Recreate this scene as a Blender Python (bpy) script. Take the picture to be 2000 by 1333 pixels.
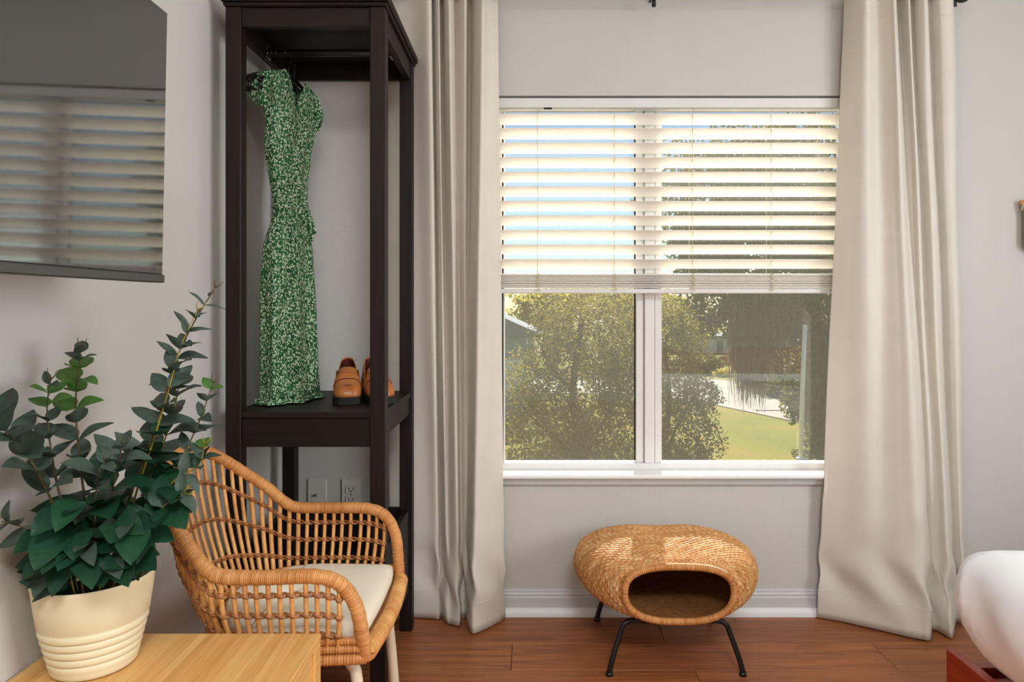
import bpy, bmesh, math, random
import numpy as np
from mathutils import Vector, Matrix

for o in list(bpy.data.objects):
    bpy.data.objects.remove(o, do_unlink=True)
SC = bpy.context.scene
COL = SC.collection
R = math.radians
random.seed(7)
RNG = np.random.default_rng(11)

# ------------------------------------------------------------------ camera
F, VX, VY, H = 1352.0, 1030.0, 595.0, 1.15      # focal length (px), vanishing point (px), eye height (m)
cam_d = bpy.data.cameras.new('camera')
cam = bpy.data.objects.new('camera', cam_d)
COL.objects.link(cam)
cam.location = (0, 0, H)
cam.rotation_euler = (R(90), 0, 0)
cam_d.sensor_width = 36.0
cam_d.lens = 36.0 * F / 2000.0
cam_d.shift_x = -(VX - 1000.0) / 2000.0
cam_d.shift_y = -(666.5 - VY) / 2000.0
cam_d.clip_start = 0.05
cam_d.clip_end = 500
SC.camera = cam

# ------------------------------------------------------------------ world, sun, added fill lights, exposure
SC.view_settings.view_transform = 'Standard'
SC.view_settings.look = 'None'
SC.view_settings.exposure = 0.0
SC.view_settings.gamma = 1.0
SC.view_settings.use_curve_mapping = False
SUN_TRAVEL = Vector((-0.17, -1.0, -0.63)).normalized()
world = bpy.data.worlds.new('sky')
SC.world = world
world.use_nodes = True
wn = world.node_tree
wn.nodes.clear()
w_out = wn.nodes.new('ShaderNodeOutputWorld')
w_bg = wn.nodes.new('ShaderNodeBackground')
w_sky = wn.nodes.new('ShaderNodeTexSky')
w_sky.sky_type = 'NISHITA'
w_sky.sun_disc = False
w_sky.sun_elevation = R(32)
w_sky.sun_rotation = R(9)
w_sky.air_density = 1.0
w_sky.dust_density = 0.0
w_sky.ozone_density = 3.0
w_bg.inputs['Strength'].default_value = 0.12
wn.links.new(w_sky.outputs[0], w_bg.inputs['Color'])
wn.links.new(w_bg.outputs[0], w_out.inputs['Surface'])

sun_d = bpy.data.lights.new('sun', 'SUN')
sun_d.energy = 13.0
sun_d.angle = R(0.53)
sun_d.color = (1.0, 0.95, 0.87)
sun = bpy.data.objects.new('sun', sun_d)
COL.objects.link(sun)
sun.rotation_euler = SUN_TRAVEL.to_track_quat('-Z', 'Y').to_euler()
sun.location = (3, 20, 15)

CEIL = 2.75
FILL_LAMP_AT = (0.35, -1.0, CEIL - 0.075)
fill_d = bpy.data.lights.new('added_fill_light', 'AREA')  # fill lamp added out of view to brighten the room
fill_d.shape = 'DISK'
fill_d.size = 0.9
fill_d.energy = 74
fill_d.color = (0.93, 0.975, 1.0)
fill_l = bpy.data.objects.new('added_fill_light', fill_d)
COL.objects.link(fill_l)
fill_l.location = FILL_LAMP_AT

# added fill light at an invented, unseen window in the right wall
W2Y0, W2Y1, W2Z0, W2Z1 = -0.72, 0.75, 0.85, 2.2
side_fill_d = bpy.data.lights.new('added_side_fill', 'AREA')
side_fill_d.shape = 'RECTANGLE'
side_fill_d.size = W2Z1 - W2Z0
side_fill_d.size_y = W2Y1 - W2Y0
side_fill_d.energy = 58
side_fill_d.color = (0.90, 0.96, 1.0)
side_fill_l = bpy.data.objects.new('added_side_fill', side_fill_d)
COL.objects.link(side_fill_l)
side_fill_l.location = (2.715, (W2Y0 + W2Y1) / 2, (W2Z0 + W2Z1) / 2)
side_fill_l.rotation_euler = (0, R(90), 0)

# ------------------------------------------------------------------ helpers
def W(px, py, d):
    """a point of the room seen at photo pixel (px, py), d metres in front of the camera"""
    return Vector(((px - VX) * d / F, d, H - (py - VY) * d / F))

def PX(px, d):
    return (px - VX) * d / F

def link(o, parent=None):
    COL.objects.link(o)
    if parent is not None:
        o.parent = parent
        o.matrix_parent_inverse = Matrix.Translation(-Vector(parent.location)) if parent.rotation_euler[2] == 0 else parent.matrix_basis.inverted()
    return o

def mesh_obj(name, verts, faces, mat, parent=None, smooth=True, uvs=None):
    me = bpy.data.meshes.new(name)
    me.from_pydata([tuple(v) for v in verts], [], [tuple(f) for f in faces])
    me.update()
    if uvs is not None:
        ul = me.uv_layers.new(name='UVMap')
        idx = np.empty(len(me.loops), dtype=np.int32)
        me.loops.foreach_get('vertex_index', idx)
        ul.data.foreach_set('uv', np.asarray(uvs, dtype=np.float32)[idx].ravel())
    if smooth:
        me.polygons.foreach_set('use_smooth', [True] * len(me.polygons))
    if mat is not None:
        me.materials.append(mat)
    o = bpy.data.objects.new(name, me)
    return link(o, parent)

def bm_obj(name, bm, mat, parent=None, smooth=False):
    me = bpy.data.meshes.new(name)
    bmesh.ops.recalc_face_normals(bm, faces=bm.faces)
    bm.to_mesh(me)
    bm.free()
    if smooth:
        me.polygons.foreach_set('use_smooth', [True] * len(me.polygons))
    me.materials.append(mat)
    o = bpy.data.objects.new(name, me)
    return link(o, parent)

def box(name, x0, x1, y0, y1, z0, z1, mat, parent=None, bev=0.0, seg=1):
    bm = bmesh.new()
    bmesh.ops.create_cube(bm, size=1.0)
    for v in bm.verts:
        v.co = Vector((x0 + (v.co.x + .5) * (x1 - x0), y0 + (v.co.y + .5) * (y1 - y0), z0 + (v.co.z + .5) * (z1 - z0)))
    if bev > 0:
        bmesh.ops.bevel(bm, geom=bm.edges[:], offset=bev, segments=seg, profile=0.5, affect='EDGES')
    return bm_obj(name, bm, mat, parent)

def boxes(name, lst, mat, parent=None, bev=0.0):
    bm = bmesh.new()
    for (x0, x1, y0, y1, z0, z1) in lst:
        r = bmesh.ops.create_cube(bm, size=1.0)
        for v in r['verts']:
            v.co = Vector((x0 + (v.co.x + .5) * (x1 - x0), y0 + (v.co.y + .5) * (y1 - y0), z0 + (v.co.z + .5) * (z1 - z0)))
    if bev > 0:
        bmesh.ops.bevel(bm, geom=bm.edges[:], offset=bev, segments=1, profile=0.5, affect='EDGES')
    return bm_obj(name, bm, mat, parent)

def catmull(pts, n, closed=False):
    pts = [Vector(p) for p in pts]
    m = len(pts)
    out = []
    segs = m if closed else m - 1
    for i in range(n if closed else n + 1):
        t = i / n * segs
        k = min(int(t), segs - 1)
        u = t - k
        if closed:
            p0, p1, p2, p3 = pts[(k - 1) % m], pts[k % m], pts[(k + 1) % m], pts[(k + 2) % m]
        else:
            p1, p2 = pts[k], pts[k + 1]
            p0 = pts[k - 1] if k > 0 else p1 * 2 - p2
            p3 = pts[k + 2] if k + 2 < m else p2 * 2 - p1
        out.append(0.5 * ((2 * p1) + (p2 - p0) * u + (2 * p0 - 5 * p1 + 4 * p2 - p3) * u * u + (3 * p1 - p0 - 3 * p2 + p3) * u ** 3))
    return out

def resample(pts, n):
    L = [0.0]
    for a, b in zip(pts, pts[1:]):
        L.append(L[-1] + (b - a).length)
    out = []
    k = 0
    for i in range(n + 1):
        t = L[-1] * i / n
        while k < len(L) - 2 and L[k + 1] < t:
            k += 1
        d = L[k + 1] - L[k]
        out.append(pts[k].lerp(pts[k + 1], (t - L[k]) / d if d > 1e-9 else 0))
    return out, L[-1]

def tube_geo(path, rad, sides=8, closed=False, cap=True, flat=1.0):
    """rad: number or f(i, n). returns verts, faces, uvs (u = metres along)"""
    n = len(path)
    V, Fc, UV = [], [], []
    tang = []
    for i in range(n):
        a = path[(i - 1) % n] if (closed or i > 0) else path[i]
        b = path[(i + 1) % n] if (closed or i < n - 1) else path[i]
        t = (b - a)
        tang.append(t.normalized() if t.length > 1e-9 else Vector((0, 0, 1)))
    up = Vector((0, 0, 1)) if abs(tang[0].z) < .9 else Vector((1, 0, 0))
    nrm = (up - tang[0] * up.dot(tang[0])).normalized()
    L = 0
    for i in range(n):
        if i > 0:
            L += (path[i] - path[i - 1]).length
            nrm = (nrm - tang[i] * nrm.dot(tang[i]))
            nrm = nrm.normalized() if nrm.length > 1e-6 else tang[i].orthogonal().normalized()
        bn = tang[i].cross(nrm)
        r = rad(i, n) if callable(rad) else rad
        for j in range(sides):
            a = 2 * math.pi * j / sides
            V.append(path[i] + nrm * (r * math.cos(a)) + bn * (r * flat * math.sin(a)))
            UV.append((L, j / sides))
    m = n if closed else n - 1
    for i in range(m):
        for j in range(sides):
            a, b = i * sides + j, i * sides + (j + 1) % sides
            i2 = (i + 1) % n
            c, d = i2 * sides + (j + 1) % sides, i2 * sides + j
            Fc.append((a, b, c, d))
    if cap and not closed:
        Fc.append(tuple(range(sides - 1, -1, -1)))
        Fc.append(tuple(range((n - 1) * sides, n * sides)))
    return V, Fc, UV

def tube(name, path, rad, mat, parent=None, sides=8, closed=False, flat=1.0):
    V, Fc, UV = tube_geo([Vector(p) for p in path], rad, sides, closed, True, flat)
    return mesh_obj(name, V, Fc, mat, parent, True, UV)

def merge(geos):
    V, Fc, UV = [], [], []
    for g in geos:
        k = len(V)
        V += list(g[0])
        Fc += [tuple(i + k for i in f) for f in g[1]]
        UV += list(g[2]) if len(g) > 2 and g[2] is not None else [(0, 0)] * len(g[0])
    return V, Fc, UV

def grid_faces(nu, nv, wrap_u=False, wrap_v=False):
    fs = []
    for i in range(nu if wrap_u else nu - 1):
        for j in range(nv if wrap_v else nv - 1):
            i2, j2 = (i + 1) % nu, (j + 1) % nv
            fs.append((i * nv + j, i2 * nv + j, i2 * nv + j2, i * nv + j2))
    return fs

def sphere_geo(c, rx, ry, rz, nu=10, nv=6):
    V, Fc = [], []
    c = Vector(c)
    for j in range(nv + 1):
        p = math.pi * j / nv
        for i in range(nu):
            a = 2 * math.pi * i / nu
            V.append(c + Vector((rx * math.sin(p) * math.cos(a), ry * math.sin(p) * math.sin(a), rz * math.cos(p))))
    for j in range(nv):
        for i in range(nu):
            Fc.append((j * nu + i, (j + 1) * nu + i, (j + 1) * nu + (i + 1) % nu, j * nu + (i + 1) % nu))
    return V, Fc, [(0, 0)] * len(V)

def lathe(name, prof, c, mat, parent=None, n=48):
    V, Fc = [], []
    for (r, z) in prof:
        for i in range(n):
            a = 2 * math.pi * i / n
            V.append((c[0] + r * math.cos(a), c[1] + r * math.sin(a), c[2] + z))
    for k in range(len(prof) - 1):
        for i in range(n):
            Fc.append((k * n + i, k * n + (i + 1) % n, (k + 1) * n + (i + 1) % n, (k + 1) * n + i))
    return mesh_obj(name, V, Fc, mat, parent, True)

def thing(name, label, cat, loc=(0, 0, 0), group=None):
    o = bpy.data.objects.new(name, None)
    o.empty_display_size = 0.05
    o.location = loc
    COL.objects.link(o)
    return tag(o, label, cat, group)

def tag(o, label, cat, group=None, kind=None):
    o['label'] = label
    o['category'] = cat
    if group:
        o['group'] = group
    if kind:
        o['kind'] = kind
    return o

def struct(o, label=None):
    o['kind'] = 'structure'
    if label:
        o['label'] = label
    return o

def sempty(name, loc=(0, 0, 0), label=None):
    o = bpy.data.objects.new(name, None)
    o.empty_display_size = 0.05
    o.location = loc
    COL.objects.link(o)
    return struct(o, label)

# ------------------------------------------------------------------ materials
def srgb(r, g, b):
    f = lambda c: (c / 255 / 12.92) if c / 255 <= .04045 else ((c / 255 + .055) / 1.055) ** 2.4
    return (f(r), f(g), f(b), 1.0)

class Mat:
    def __init__(self, name, col, rough=.6, spec=.5, metal=0.0):
        self.m = bpy.data.materials.new(name)
        self.m.use_nodes = True
        self.t = self.m.node_tree
        self.b = self.t.nodes['Principled BSDF']
        self.b.inputs['Base Color'].default_value = col
        self.b.inputs['Roughness'].default_value = rough
        self.b.inputs['Specular IOR Level'].default_value = spec
        self.b.inputs['Metallic'].default_value = metal
        self.last_h = None
    def n(self, typ, **kw):
        nd = self.t.nodes.new(typ)
        for k, v in kw.items():
            if k in nd.inputs:
                nd.inputs[k].default_value = v
            else:
                setattr(nd, k, v)
        return nd
    def l(self, a, b):
        self.t.links.new(a, b)
    def coords(self, kind='Object', scale=(1, 1, 1), loc=(0, 0, 0), rot=(0, 0, 0)):
        tc = self.n('ShaderNodeTexCoord')
        mp = self.n('ShaderNodeMapping')
        mp.inputs['Scale'].default_value = scale
        mp.inputs['Location'].default_value = loc
        mp.inputs['Rotation'].default_value = rot
        self.l(tc.outputs[kind], mp.inputs['Vector'])
        return mp.outputs[0]
    def noise(self, vec, scale=5, detail=4, rough=.55, dist=0):
        nd = self.n('ShaderNodeTexNoise')
        nd.inputs['Scale'].default_value = scale
        nd.inputs['Detail'].default_value = detail
        nd.inputs['Roughness'].default_value = rough
        nd.inputs['Distortion'].default_value = dist
        if vec is not None:
            self.l(vec, nd.inputs['Vector'])
        return nd.outputs['Fac']
    def ramp(self, fac, stops):
        nd = self.n('ShaderNodeValToRGB')
        e = nd.color_ramp.elements
        while len(e) < len(stops):
            e.new(.5)
        for k, (p, c) in enumerate(stops):
            e[k].position = p
            e[k].color = c
        self.l(fac, nd.inputs['Fac'])
        return nd.outputs['Color']
    def mix(self, fac, a, b, mode='MIX'):
        nd = self.n('ShaderNodeMix', data_type='RGBA', blend_type=mode)
        for s, v in ((0, fac), (6, a), (7, b)):
            if hasattr(v, 'is_linked') or hasattr(v, 'links'):
                self.l(v, nd.inputs[s])
            else:
                nd.inputs[s].default_value = v
        return nd.outputs[2]
    def math(self, op, a, b=0.0):
        nd = self.n('ShaderNodeMath', operation=op)
        for s, v in ((0, a), (1, b)):
            if hasattr(v, 'links'):
                self.l(v, nd.inputs[s])
            else:
                nd.inputs[s].default_value = v
        return nd.outputs[0]
    def color(self, c):
        self.l(c, self.b.inputs['Base Color'])
        return self
    def bump(self, h, strength=.3, dist=.01):
        nd = self.n('ShaderNodeBump')
        nd.inputs['Strength'].default_value = strength
        nd.inputs['Distance'].default_value = dist
        self.l(h, nd.inputs['Height'])
        if self.last_h is not None:
            self.l(self.last_h, nd.inputs['Normal'])
        self.last_h = nd.outputs[0]
        self.l(nd.outputs[0], self.b.inputs['Normal'])
        return self
    def translucent(self, fac, col):
        out = self.t.nodes['Material Output']
        tr = self.n('ShaderNodeBsdfTranslucent')
        tr.inputs['Color'].default_value = col
        mx = self.n('ShaderNodeMixShader')
        mx.inputs[0].default_value = fac
        self.l(self.b.outputs[0], mx.inputs[1])
        self.l(tr.outputs[0], mx.inputs[2])
        self.l(mx.outputs[0], out.inputs['Surface'])
        return self

def plain(name, col, rough=.6, spec=.5, metal=0, var=0.0, vscale=8, bump=0, bscale=60, bdist=.002):
    M = Mat(name, col, rough, spec, metal)
    v = M.coords()
    if var > 0:
        a = tuple(max(0, c * (1 - var)) for c in col[:3]) + (1,)
        b = tuple(min(1, c * (1 + var)) for c in col[:3]) + (1,)
        M.color(M.ramp(M.noise(v, vscale, 5), [(.3, a), (.7, b)]))
    if bump > 0:
        M.bump(M.noise(v, bscale, 4), bump, bdist)
    return M

WALL = plain('painted wall', srgb(203, 200, 194), .75, .25, 0, .025, 1.3, .35, 38, .0025).m
CEILM = plain('ceiling paint', srgb(232, 229, 222), .9, .2, 0, .02, 2, .3, 120, .002).m
TRIMG = plain('grey-white trim paint', srgb(206, 206, 204), .42, .45, 0, .03, 5).m
TRIMW = plain('white trim paint', srgb(236, 236, 233), .38, .45, 0, .02, 6).m
VINYL = plain('white window vinyl', srgb(228, 226, 222), .4, .45, 0, .02, 9).m
DARKGAP = plain('dark rubber gasket', srgb(38, 38, 34), .8, .2, 0, .1, 30).m
SUBFLOOR = plain('subfloor', srgb(48, 27, 16), .9, .1, 0, .2, 6).m
BLACK = plain('black powder-coated metal', srgb(20, 20, 21), .42, .5, 0, .15, 40, .1, 300, .0005).m
BLKPL = plain('black hanger plastic', srgb(14, 14, 15), .38, .5, 0, .1, 40).m
CHROME = plain('chrome metal', srgb(190, 190, 190), .18, .5, 1.0, .05, 60).m
CREAMLEG = plain('cream powder-coated steel', srgb(222, 205, 180), .45, .4, 0, .05, 20).m
PLASTW = plain('ivory outlet plastic', srgb(216, 211, 202), .45, .4, 0, .03, 30).m
SLOT = plain('outlet slot', srgb(30, 28, 26), .7, .2, 0, .1, 90).m
SOIL = plain('potting moss', srgb(46, 38, 26), .95, .1, 0, .35, 60, .8, 120, .01).m
LINING = plain('shoe lining leather', srgb(88, 30, 20), .7, .3, 0, .12, 60).m
SOLE = plain('black rubber sole', srgb(17, 15, 14), .6, .4, 0, .1, 60).m

def floor_mat():
    M = Mat('plank floor', srgb(150, 90, 58), .38, .42)
    oi = M.n('ShaderNodeObjectInfo')
    tc = M.n('ShaderNodeTexCoord')
    add = M.n('ShaderNodeVectorMath', operation='ADD')
    sc = M.n('ShaderNodeVectorMath', operation='SCALE')
    sc.inputs['Scale'].default_value = 37.0
    cmb = M.n('ShaderNodeCombineXYZ')
    for k in range(3):
        M.l(oi.outputs['Random'], cmb.inputs[k])
    M.l(cmb.outputs[0], sc.inputs[0])
    M.l(tc.outputs['Object'], add.inputs[0])
    M.l(sc.outputs[0], add.inputs[1])
    mp = M.n('ShaderNodeMapping')
    mp.inputs['Scale'].default_value = (1.3, 22, 22)
    M.l(add.outputs[0], mp.inputs['Vector'])
    g = M.noise(mp.outputs[0], 1.6, 8, .62, 1.2)
    mp2 = M.n('ShaderNodeMapping')
    mp2.inputs['Scale'].default_value = (3.0, 90, 90)
    M.l(add.outputs[0], mp2.inputs['Vector'])
    g2 = M.noise(mp2.outputs[0], 2.2, 5, .6, .4)
    c = M.ramp(g, [(.28, srgb(100, 54, 28)), (.45, srgb(150, 88, 50)), (.58, srgb(174, 108, 64)), (.78, srgb(194, 130, 82))])
    c = M.mix(.35, c, M.ramp(g2, [(.3, srgb(112, 62, 34)), (.7, srgb(190, 124, 78))]))
    tint = M.ramp(oi.outputs['Random'], [(0, (.80, .78, .76, 1)), (.5, (.97, .95, .93, 1)), (1, (1.08, 1.04, 1.02, 1))])
    M.color(M.mix(1.0, c, tint, 'MULTIPLY'))
    M.bump(g2, .12, .001)
    rr = M.n('ShaderNodeMapRange')
    rr.inputs['To Min'].default_value = .3
    rr.inputs['To Max'].default_value = .48
    M.l(g, rr.inputs['Value'])
    M.l(rr.outputs[0], M.b.inputs['Roughness'])
    return M.m
PLANK = floor_mat()

def wood(name, c0, c1, c2, scale, rough=.45, spec=.4, sc=4.0, dist=.8):
    M = Mat(name, c1, rough, spec)
    v = M.coords('Object', scale)
    g = M.noise(v, sc, 7, .6, dist)
    M.color(M.ramp(g, [(.25, c0), (.5, c1), (.75, c2)]))
    M.bump(g, .08, .001)
    return M.m
ESPRESSO_V = wood('espresso stained wood, upright grain', srgb(20, 13, 11), srgb(30, 19, 16), srgb(40, 26, 22), (18, 18, 1.2), .5, .25)
ESPRESSO_H = wood('espresso stained wood, level grain', srgb(18, 12, 10), srgb(27, 18, 15), srgb(36, 24, 21), (1.2, 18, 18), .5, .25)
ESPRESSO_Y = wood('espresso stained wood, side grain', srgb(18, 12, 10), srgb(27, 18, 15), srgb(36, 24, 21), (18, 1.2, 18), .5, .25)
CHERRY = wood('cherry stained wood', srgb(120, 36, 16), srgb(148, 50, 24), srgb(168, 66, 34), (14, 1.0, 14), .3, .5)
def bamboo():
    M = Mat('bamboo', srgb(214, 160, 92), .4, .4)
    v = M.coords('Object', (1, 1, 1))
    sep = M.n('ShaderNodeSeparateXYZ')
    M.l(v, sep.inputs[0])
    strip = M.math('FLOOR', M.math('MULTIPLY', sep.outputs[0], 58.0))
    wn_ = M.n('ShaderNodeTexWhiteNoise', noise_dimensions='1D')
    M.l(strip, wn_.inputs['W'])
    v2 = M.coords('Object', (160, 5, 160))
    g = M.noise(v2, 1.0, 5, .6, .3)
    c = M.ramp(wn_.outputs['Value'], [(0, srgb(206, 150, 78)), (.5, srgb(222, 170, 98)), (1, srgb(232, 184, 116))])
    c = M.mix(.45, c, M.ramp(g, [(.3, srgb(190, 130, 64)), (.7, srgb(238, 194, 128))]))
    M.color(c)
    M.bump(g, .06, .0006)
    return M.m
BAMBOO = bamboo()

def cloth(name, col, rough=.85, weave=900, trans=0.0, tcol=None, var=.03):
    M = Mat(name, col, rough, .15)
    M.b.inputs['Sheen Weight'].default_value = .15
    v = M.coords()
    a = tuple(c * (1 - var) for c in col[:3]) + (1,)
    b = tuple(min(1, c * (1 + var)) for c in col[:3]) + (1,)
    M.color(M.ramp(M.noise(v, 9, 5), [(.3, a), (.7, b)]))
    v2 = M.coords('Object', (weave, weave, weave * .6))
    M.bump(M.noise(v2, 1.0, 2), .12, .0006)
    M.bump(M.noise(v, 14, 3), .12, .006)
    if trans > 0:
        M.translucent(trans, tcol or col)
    return M.m
CURTAIN = cloth('beige curtain cloth', srgb(226, 219, 207), .8, 700, .10, srgb(222, 206, 180))
CUSHION = cloth('cream canvas', srgb(232, 220, 198), .9, 800)
SHEET = cloth('white cotton sheet', srgb(240, 240, 242), .85, 800)
FRINGE = cloth('natural cotton cord', srgb(214, 200, 170), .9, 400, var=.1)
TANWEAVE = cloth('tan woven fibre', srgb(170, 140, 92), .9, 300, var=.12)

def slat_mat():
    M = Mat('white faux-wood slat', srgb(240, 232, 216), .4, .4)
    v = M.coords('Object', (2, 60, 60))
    M.color(M.ramp(M.noise(v, 2, 3), [(.3, srgb(238, 233, 222)), (.7, srgb(246, 241, 232))]))
    M.translucent(.08, srgb(255, 238, 208))
    return M.m
SLAT = slat_mat()
SLATW = plain('white blind rail', srgb(226, 224, 220), .42, .4, 0, .02, 12).m
CORD = plain('blind cord', srgb(206, 190, 150), .8, .2, 0, .05, 80).m

def rattan(name, dark, mid, light, freq=210):
    M = Mat(name, mid, .42, .42)
    tc = M.n('ShaderNodeTexCoord')
    mp = M.n('ShaderNodeMapping')
    mp.inputs['Scale'].default_value = (freq, .6, 1)
    M.l(tc.outputs['UV'], mp.inputs['Vector'])
    a = M.noise(mp.outputs[0], 1.0, 3, .6)
    v = M.coords('Object', (11, 11, 11))
    b = M.noise(v, 1.0, 4)
    c = M.ramp(a, [(.28, dark), (.5, mid), (.74, light)])
    tint = M.ramp(b, [(.32, (.80, .66, .52, 1)), (.68, (1.08, 1.07, 1.05, 1))])
    M.color(M.mix(1.0, c, tint, 'MULTIPLY'))
    M.bump(a, .25, .0015)
    return M.m
RATTAN_WRAP = rattan('wrapped rattan', srgb(166, 104, 52), srgb(206, 146, 86), srgb(226, 176, 118), 330)
RATTAN_ROD = rattan('rattan rod', srgb(196, 136, 72), srgb(220, 164, 98), srgb(232, 184, 124), 30)
RATTAN_TWINE = rattan('brown rattan twine', srgb(120, 74, 40), srgb(164, 110, 66), srgb(196, 148, 98), 160)

def wicker():
    M = Mat('woven wicker', srgb(190, 138, 84), .55, .3)
    tc = M.n('ShaderNodeTexCoord')
    sep = M.n('ShaderNodeSeparateXYZ')
    M.l(tc.outputs['UV'], sep.inputs[0])       # u = stake number, v = row number
    row = M.math('FLOOR', sep.outputs[1])
    cell = M.math('FLOOR', M.math('ADD', M.math('MULTIPLY', sep.outputs[0], .5), M.math('MULTIPLY', row, .5)))
    cmb = M.n('ShaderNodeCombineXYZ')
    M.l(cell, cmb.inputs[0])
    M.l(row, cmb.inputs[1])
    wnz = M.n('ShaderNodeTexWhiteNoise', noise_dimensions='2D')
    M.l(cmb.outputs[0], wnz.inputs['Vector'])
    rw = M.n('ShaderNodeTexWhiteNoise', noise_dimensions='1D')
    M.l(row, rw.inputs['W'])
    c = M.ramp(wnz.outputs['Value'], [(0, srgb(186, 128, 72)), (.4, srgb(202, 146, 88)), (.8, srgb(214, 162, 104)), (1, srgb(226, 184, 132))])
    tint = M.ramp(rw.outputs['Value'], [(0, (.86, .83, .80, 1)), (1, (1.04, 1.03, 1.02, 1))])
    M.color(M.mix(1.0, c, tint, 'MULTIPLY'))
    v = M.coords('Object', (300, 300, 300))
    M.bump(M.noise(v, 1, 3), .2, .001)
    return M.m
WICKER = wicker()
WICKER_IN = plain('inner wicker', srgb(150, 100, 56), .7, .2, 0, .28, 55, .5, 130, .004).m

def dress_mat():
    M = Mat('green floral print cloth', srgb(40, 112, 66), .8, .2)
    v = M.coords('Object', (1, 1, .8))
    wob = M.n('ShaderNodeTexNoise')
    wob.inputs['Scale'].default_value = 140
    M.l(v, wob.inputs['Vector'])
    vm = M.n('ShaderNodeVectorMath', operation='SCALE')
    vm.inputs['Scale'].default_value = .009
    M.l(wob.outputs['Color'], vm.inputs[0])
    va = M.n('ShaderNodeVectorMath', operation='ADD')
    M.l(v, va.inputs[0])
    M.l(vm.outputs[0], va.inputs[1])
    vo = M.n('ShaderNodeTexVoronoi')
    vo.inputs['Scale'].default_value = 165
    vo.inputs['Randomness'].default_value = .85
    M.l(va.outputs[0], vo.inputs['Vector'])
    vo2 = M.n('ShaderNodeTexVoronoi')
    vo2.inputs['Scale'].default_value = 290
    M.l(va.outputs[0], vo2.inputs['Vector'])
    base = M.ramp(M.noise(v, 22, 3), [(.3, srgb(20, 66, 38)), (.7, srgb(44, 100, 58))])
    f1 = M.ramp(vo.outputs['Distance'], [(.40, (1, 1, 1, 1)), (.47, (0, 0, 0, 1))])
    f2 = M.ramp(vo2.outputs['Distance'], [(.20, (1, 1, 1, 1)), (.27, (0, 0, 0, 1))])
    c = M.mix(f2, base, srgb(120, 170, 112))
    c = M.mix(f1, c, srgb(186, 204, 172))
    M.color(c)
    M.translucent(.12, srgb(90, 150, 90))
    return M.m
DRESS = dress_mat()

def leather():
    M = Mat('tan leather', srgb(176, 104, 48), .38, .5)
    v = M.coords('Object', (1, 1, 1))
    M.color(M.ramp(M.noise(v, 28, 4), [(.3, srgb(164, 92, 40)), (.7, srgb(190, 116, 58))]))
    M.bump(M.noise(v, 260, 3), .12, .001)
    return M.m
LEATHER = leather()

def leafmat(name, c0, c1, tr, tcol, rough=.5):
    M = Mat(name, c0, rough, .35)
    oi = M.n('ShaderNodeObjectInfo')
    v = M.coords('Object', (1, 1, 1))
    nz = M.noise(v, 3.0, 4)
    c = M.mix(.5, M.ramp(oi.outputs['Random'], [(0, c0), (1, c1)]), M.ramp(nz, [(.3, c0), (.7, c1)]))
    M.color(c)
    M.bump(nz, .1, .05)
    M.translucent(tr, tcol)
    return M.m
LEAF_GREY = leafmat('grey-green eucalyptus leaf', srgb(48, 66, 54), srgb(86, 102, 90), .10, srgb(70, 100, 60))
LEAF_DEEP = leafmat('deep green leaf', srgb(18, 54, 36), srgb(36, 78, 50), .10, srgb(50, 100, 50), .45)
LEAF_FRESH = leafmat('fresh green leaf', srgb(62, 104, 48), srgb(100, 140, 66), .18, srgb(120, 170, 60))
STEM = plain('brown-green stem', srgb(92, 78, 48), .7, .3, 0, .25, 40).m
STEMY = plain('yellow-green stem', srgb(150, 132, 48), .7, .3, 0, .2, 40).m
POT = plain('cream glazed pot', srgb(226, 212, 178), .42, .45, 0, .02, 9).m

def tree_leaf(name, c0, c1, tr, tcol):
    M = Mat(name, c0, .6, .3)
    gi = M.n('ShaderNodeNewGeometry')
    M.color(M.ramp(gi.outputs['Random Per Island'], [(0, c0), (1, c1)]))
    M.translucent(tr, tcol)
    return M.m
TL_OLIVE = tree_leaf('olive tree leaf', srgb(78, 74, 36), srgb(134, 124, 66), .40, srgb(164, 150, 70))
TL_OAK = tree_leaf('dark oak leaf', srgb(46, 50, 28), srgb(86, 86, 48), .33, srgb(122, 122, 54))
TL_YEL = tree_leaf('yellow-green tree leaf', srgb(110, 106, 40), srgb(160, 150, 70), .45, srgb(200, 186, 80))
MOSS = tree_leaf('grey hanging moss', srgb(66, 56, 42), srgb(118, 106, 84), .25, srgb(130, 114, 86))
BARK = plain('grey-brown bark', srgb(96, 80, 62), .95, .1, 0, .3, 6, .6, 12, .05).m
def grass():
    M = Mat('sunlit lawn', srgb(150, 160, 60), .95, .1)
    v = M.coords()
    a = M.noise(v, .22, 5, .6)
    b = M.noise(v, 9, 4)
    c = M.ramp(a, [(.34, srgb(92, 104, 18)), (.48, srgb(122, 122, 28)), (.62, srgb(146, 122, 46)), (.80, srgb(162, 124, 66))])
    M.color(M.mix(.25, c, M.ramp(b, [(.3, srgb(84, 96, 24)), (.7, srgb(168, 160, 70))])))
    return M.m
GRASS = grass()
CONCRETE = plain('pale concrete paving', srgb(168, 158, 148), .9, .2, 0, .07, .6).m
SIDING = plain('blue-grey house siding', srgb(150, 168, 178), .8, .2, 0, .04, 2).m
ROOF = plain('grey roof shingle', srgb(120, 126, 132), .9, .2, 0, .12, 3).m
WHITEWALL = plain('white stucco', srgb(226, 224, 216), .8, .2, 0, .04, 1).m
FENCEW = plain('orange-brown fence wood', srgb(170, 118, 70), .85, .2, 0, .15, 2).m
POLEW = plain('white painted pole', srgb(242, 238, 226), .6, .3, 0, .04, 4).m

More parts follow.
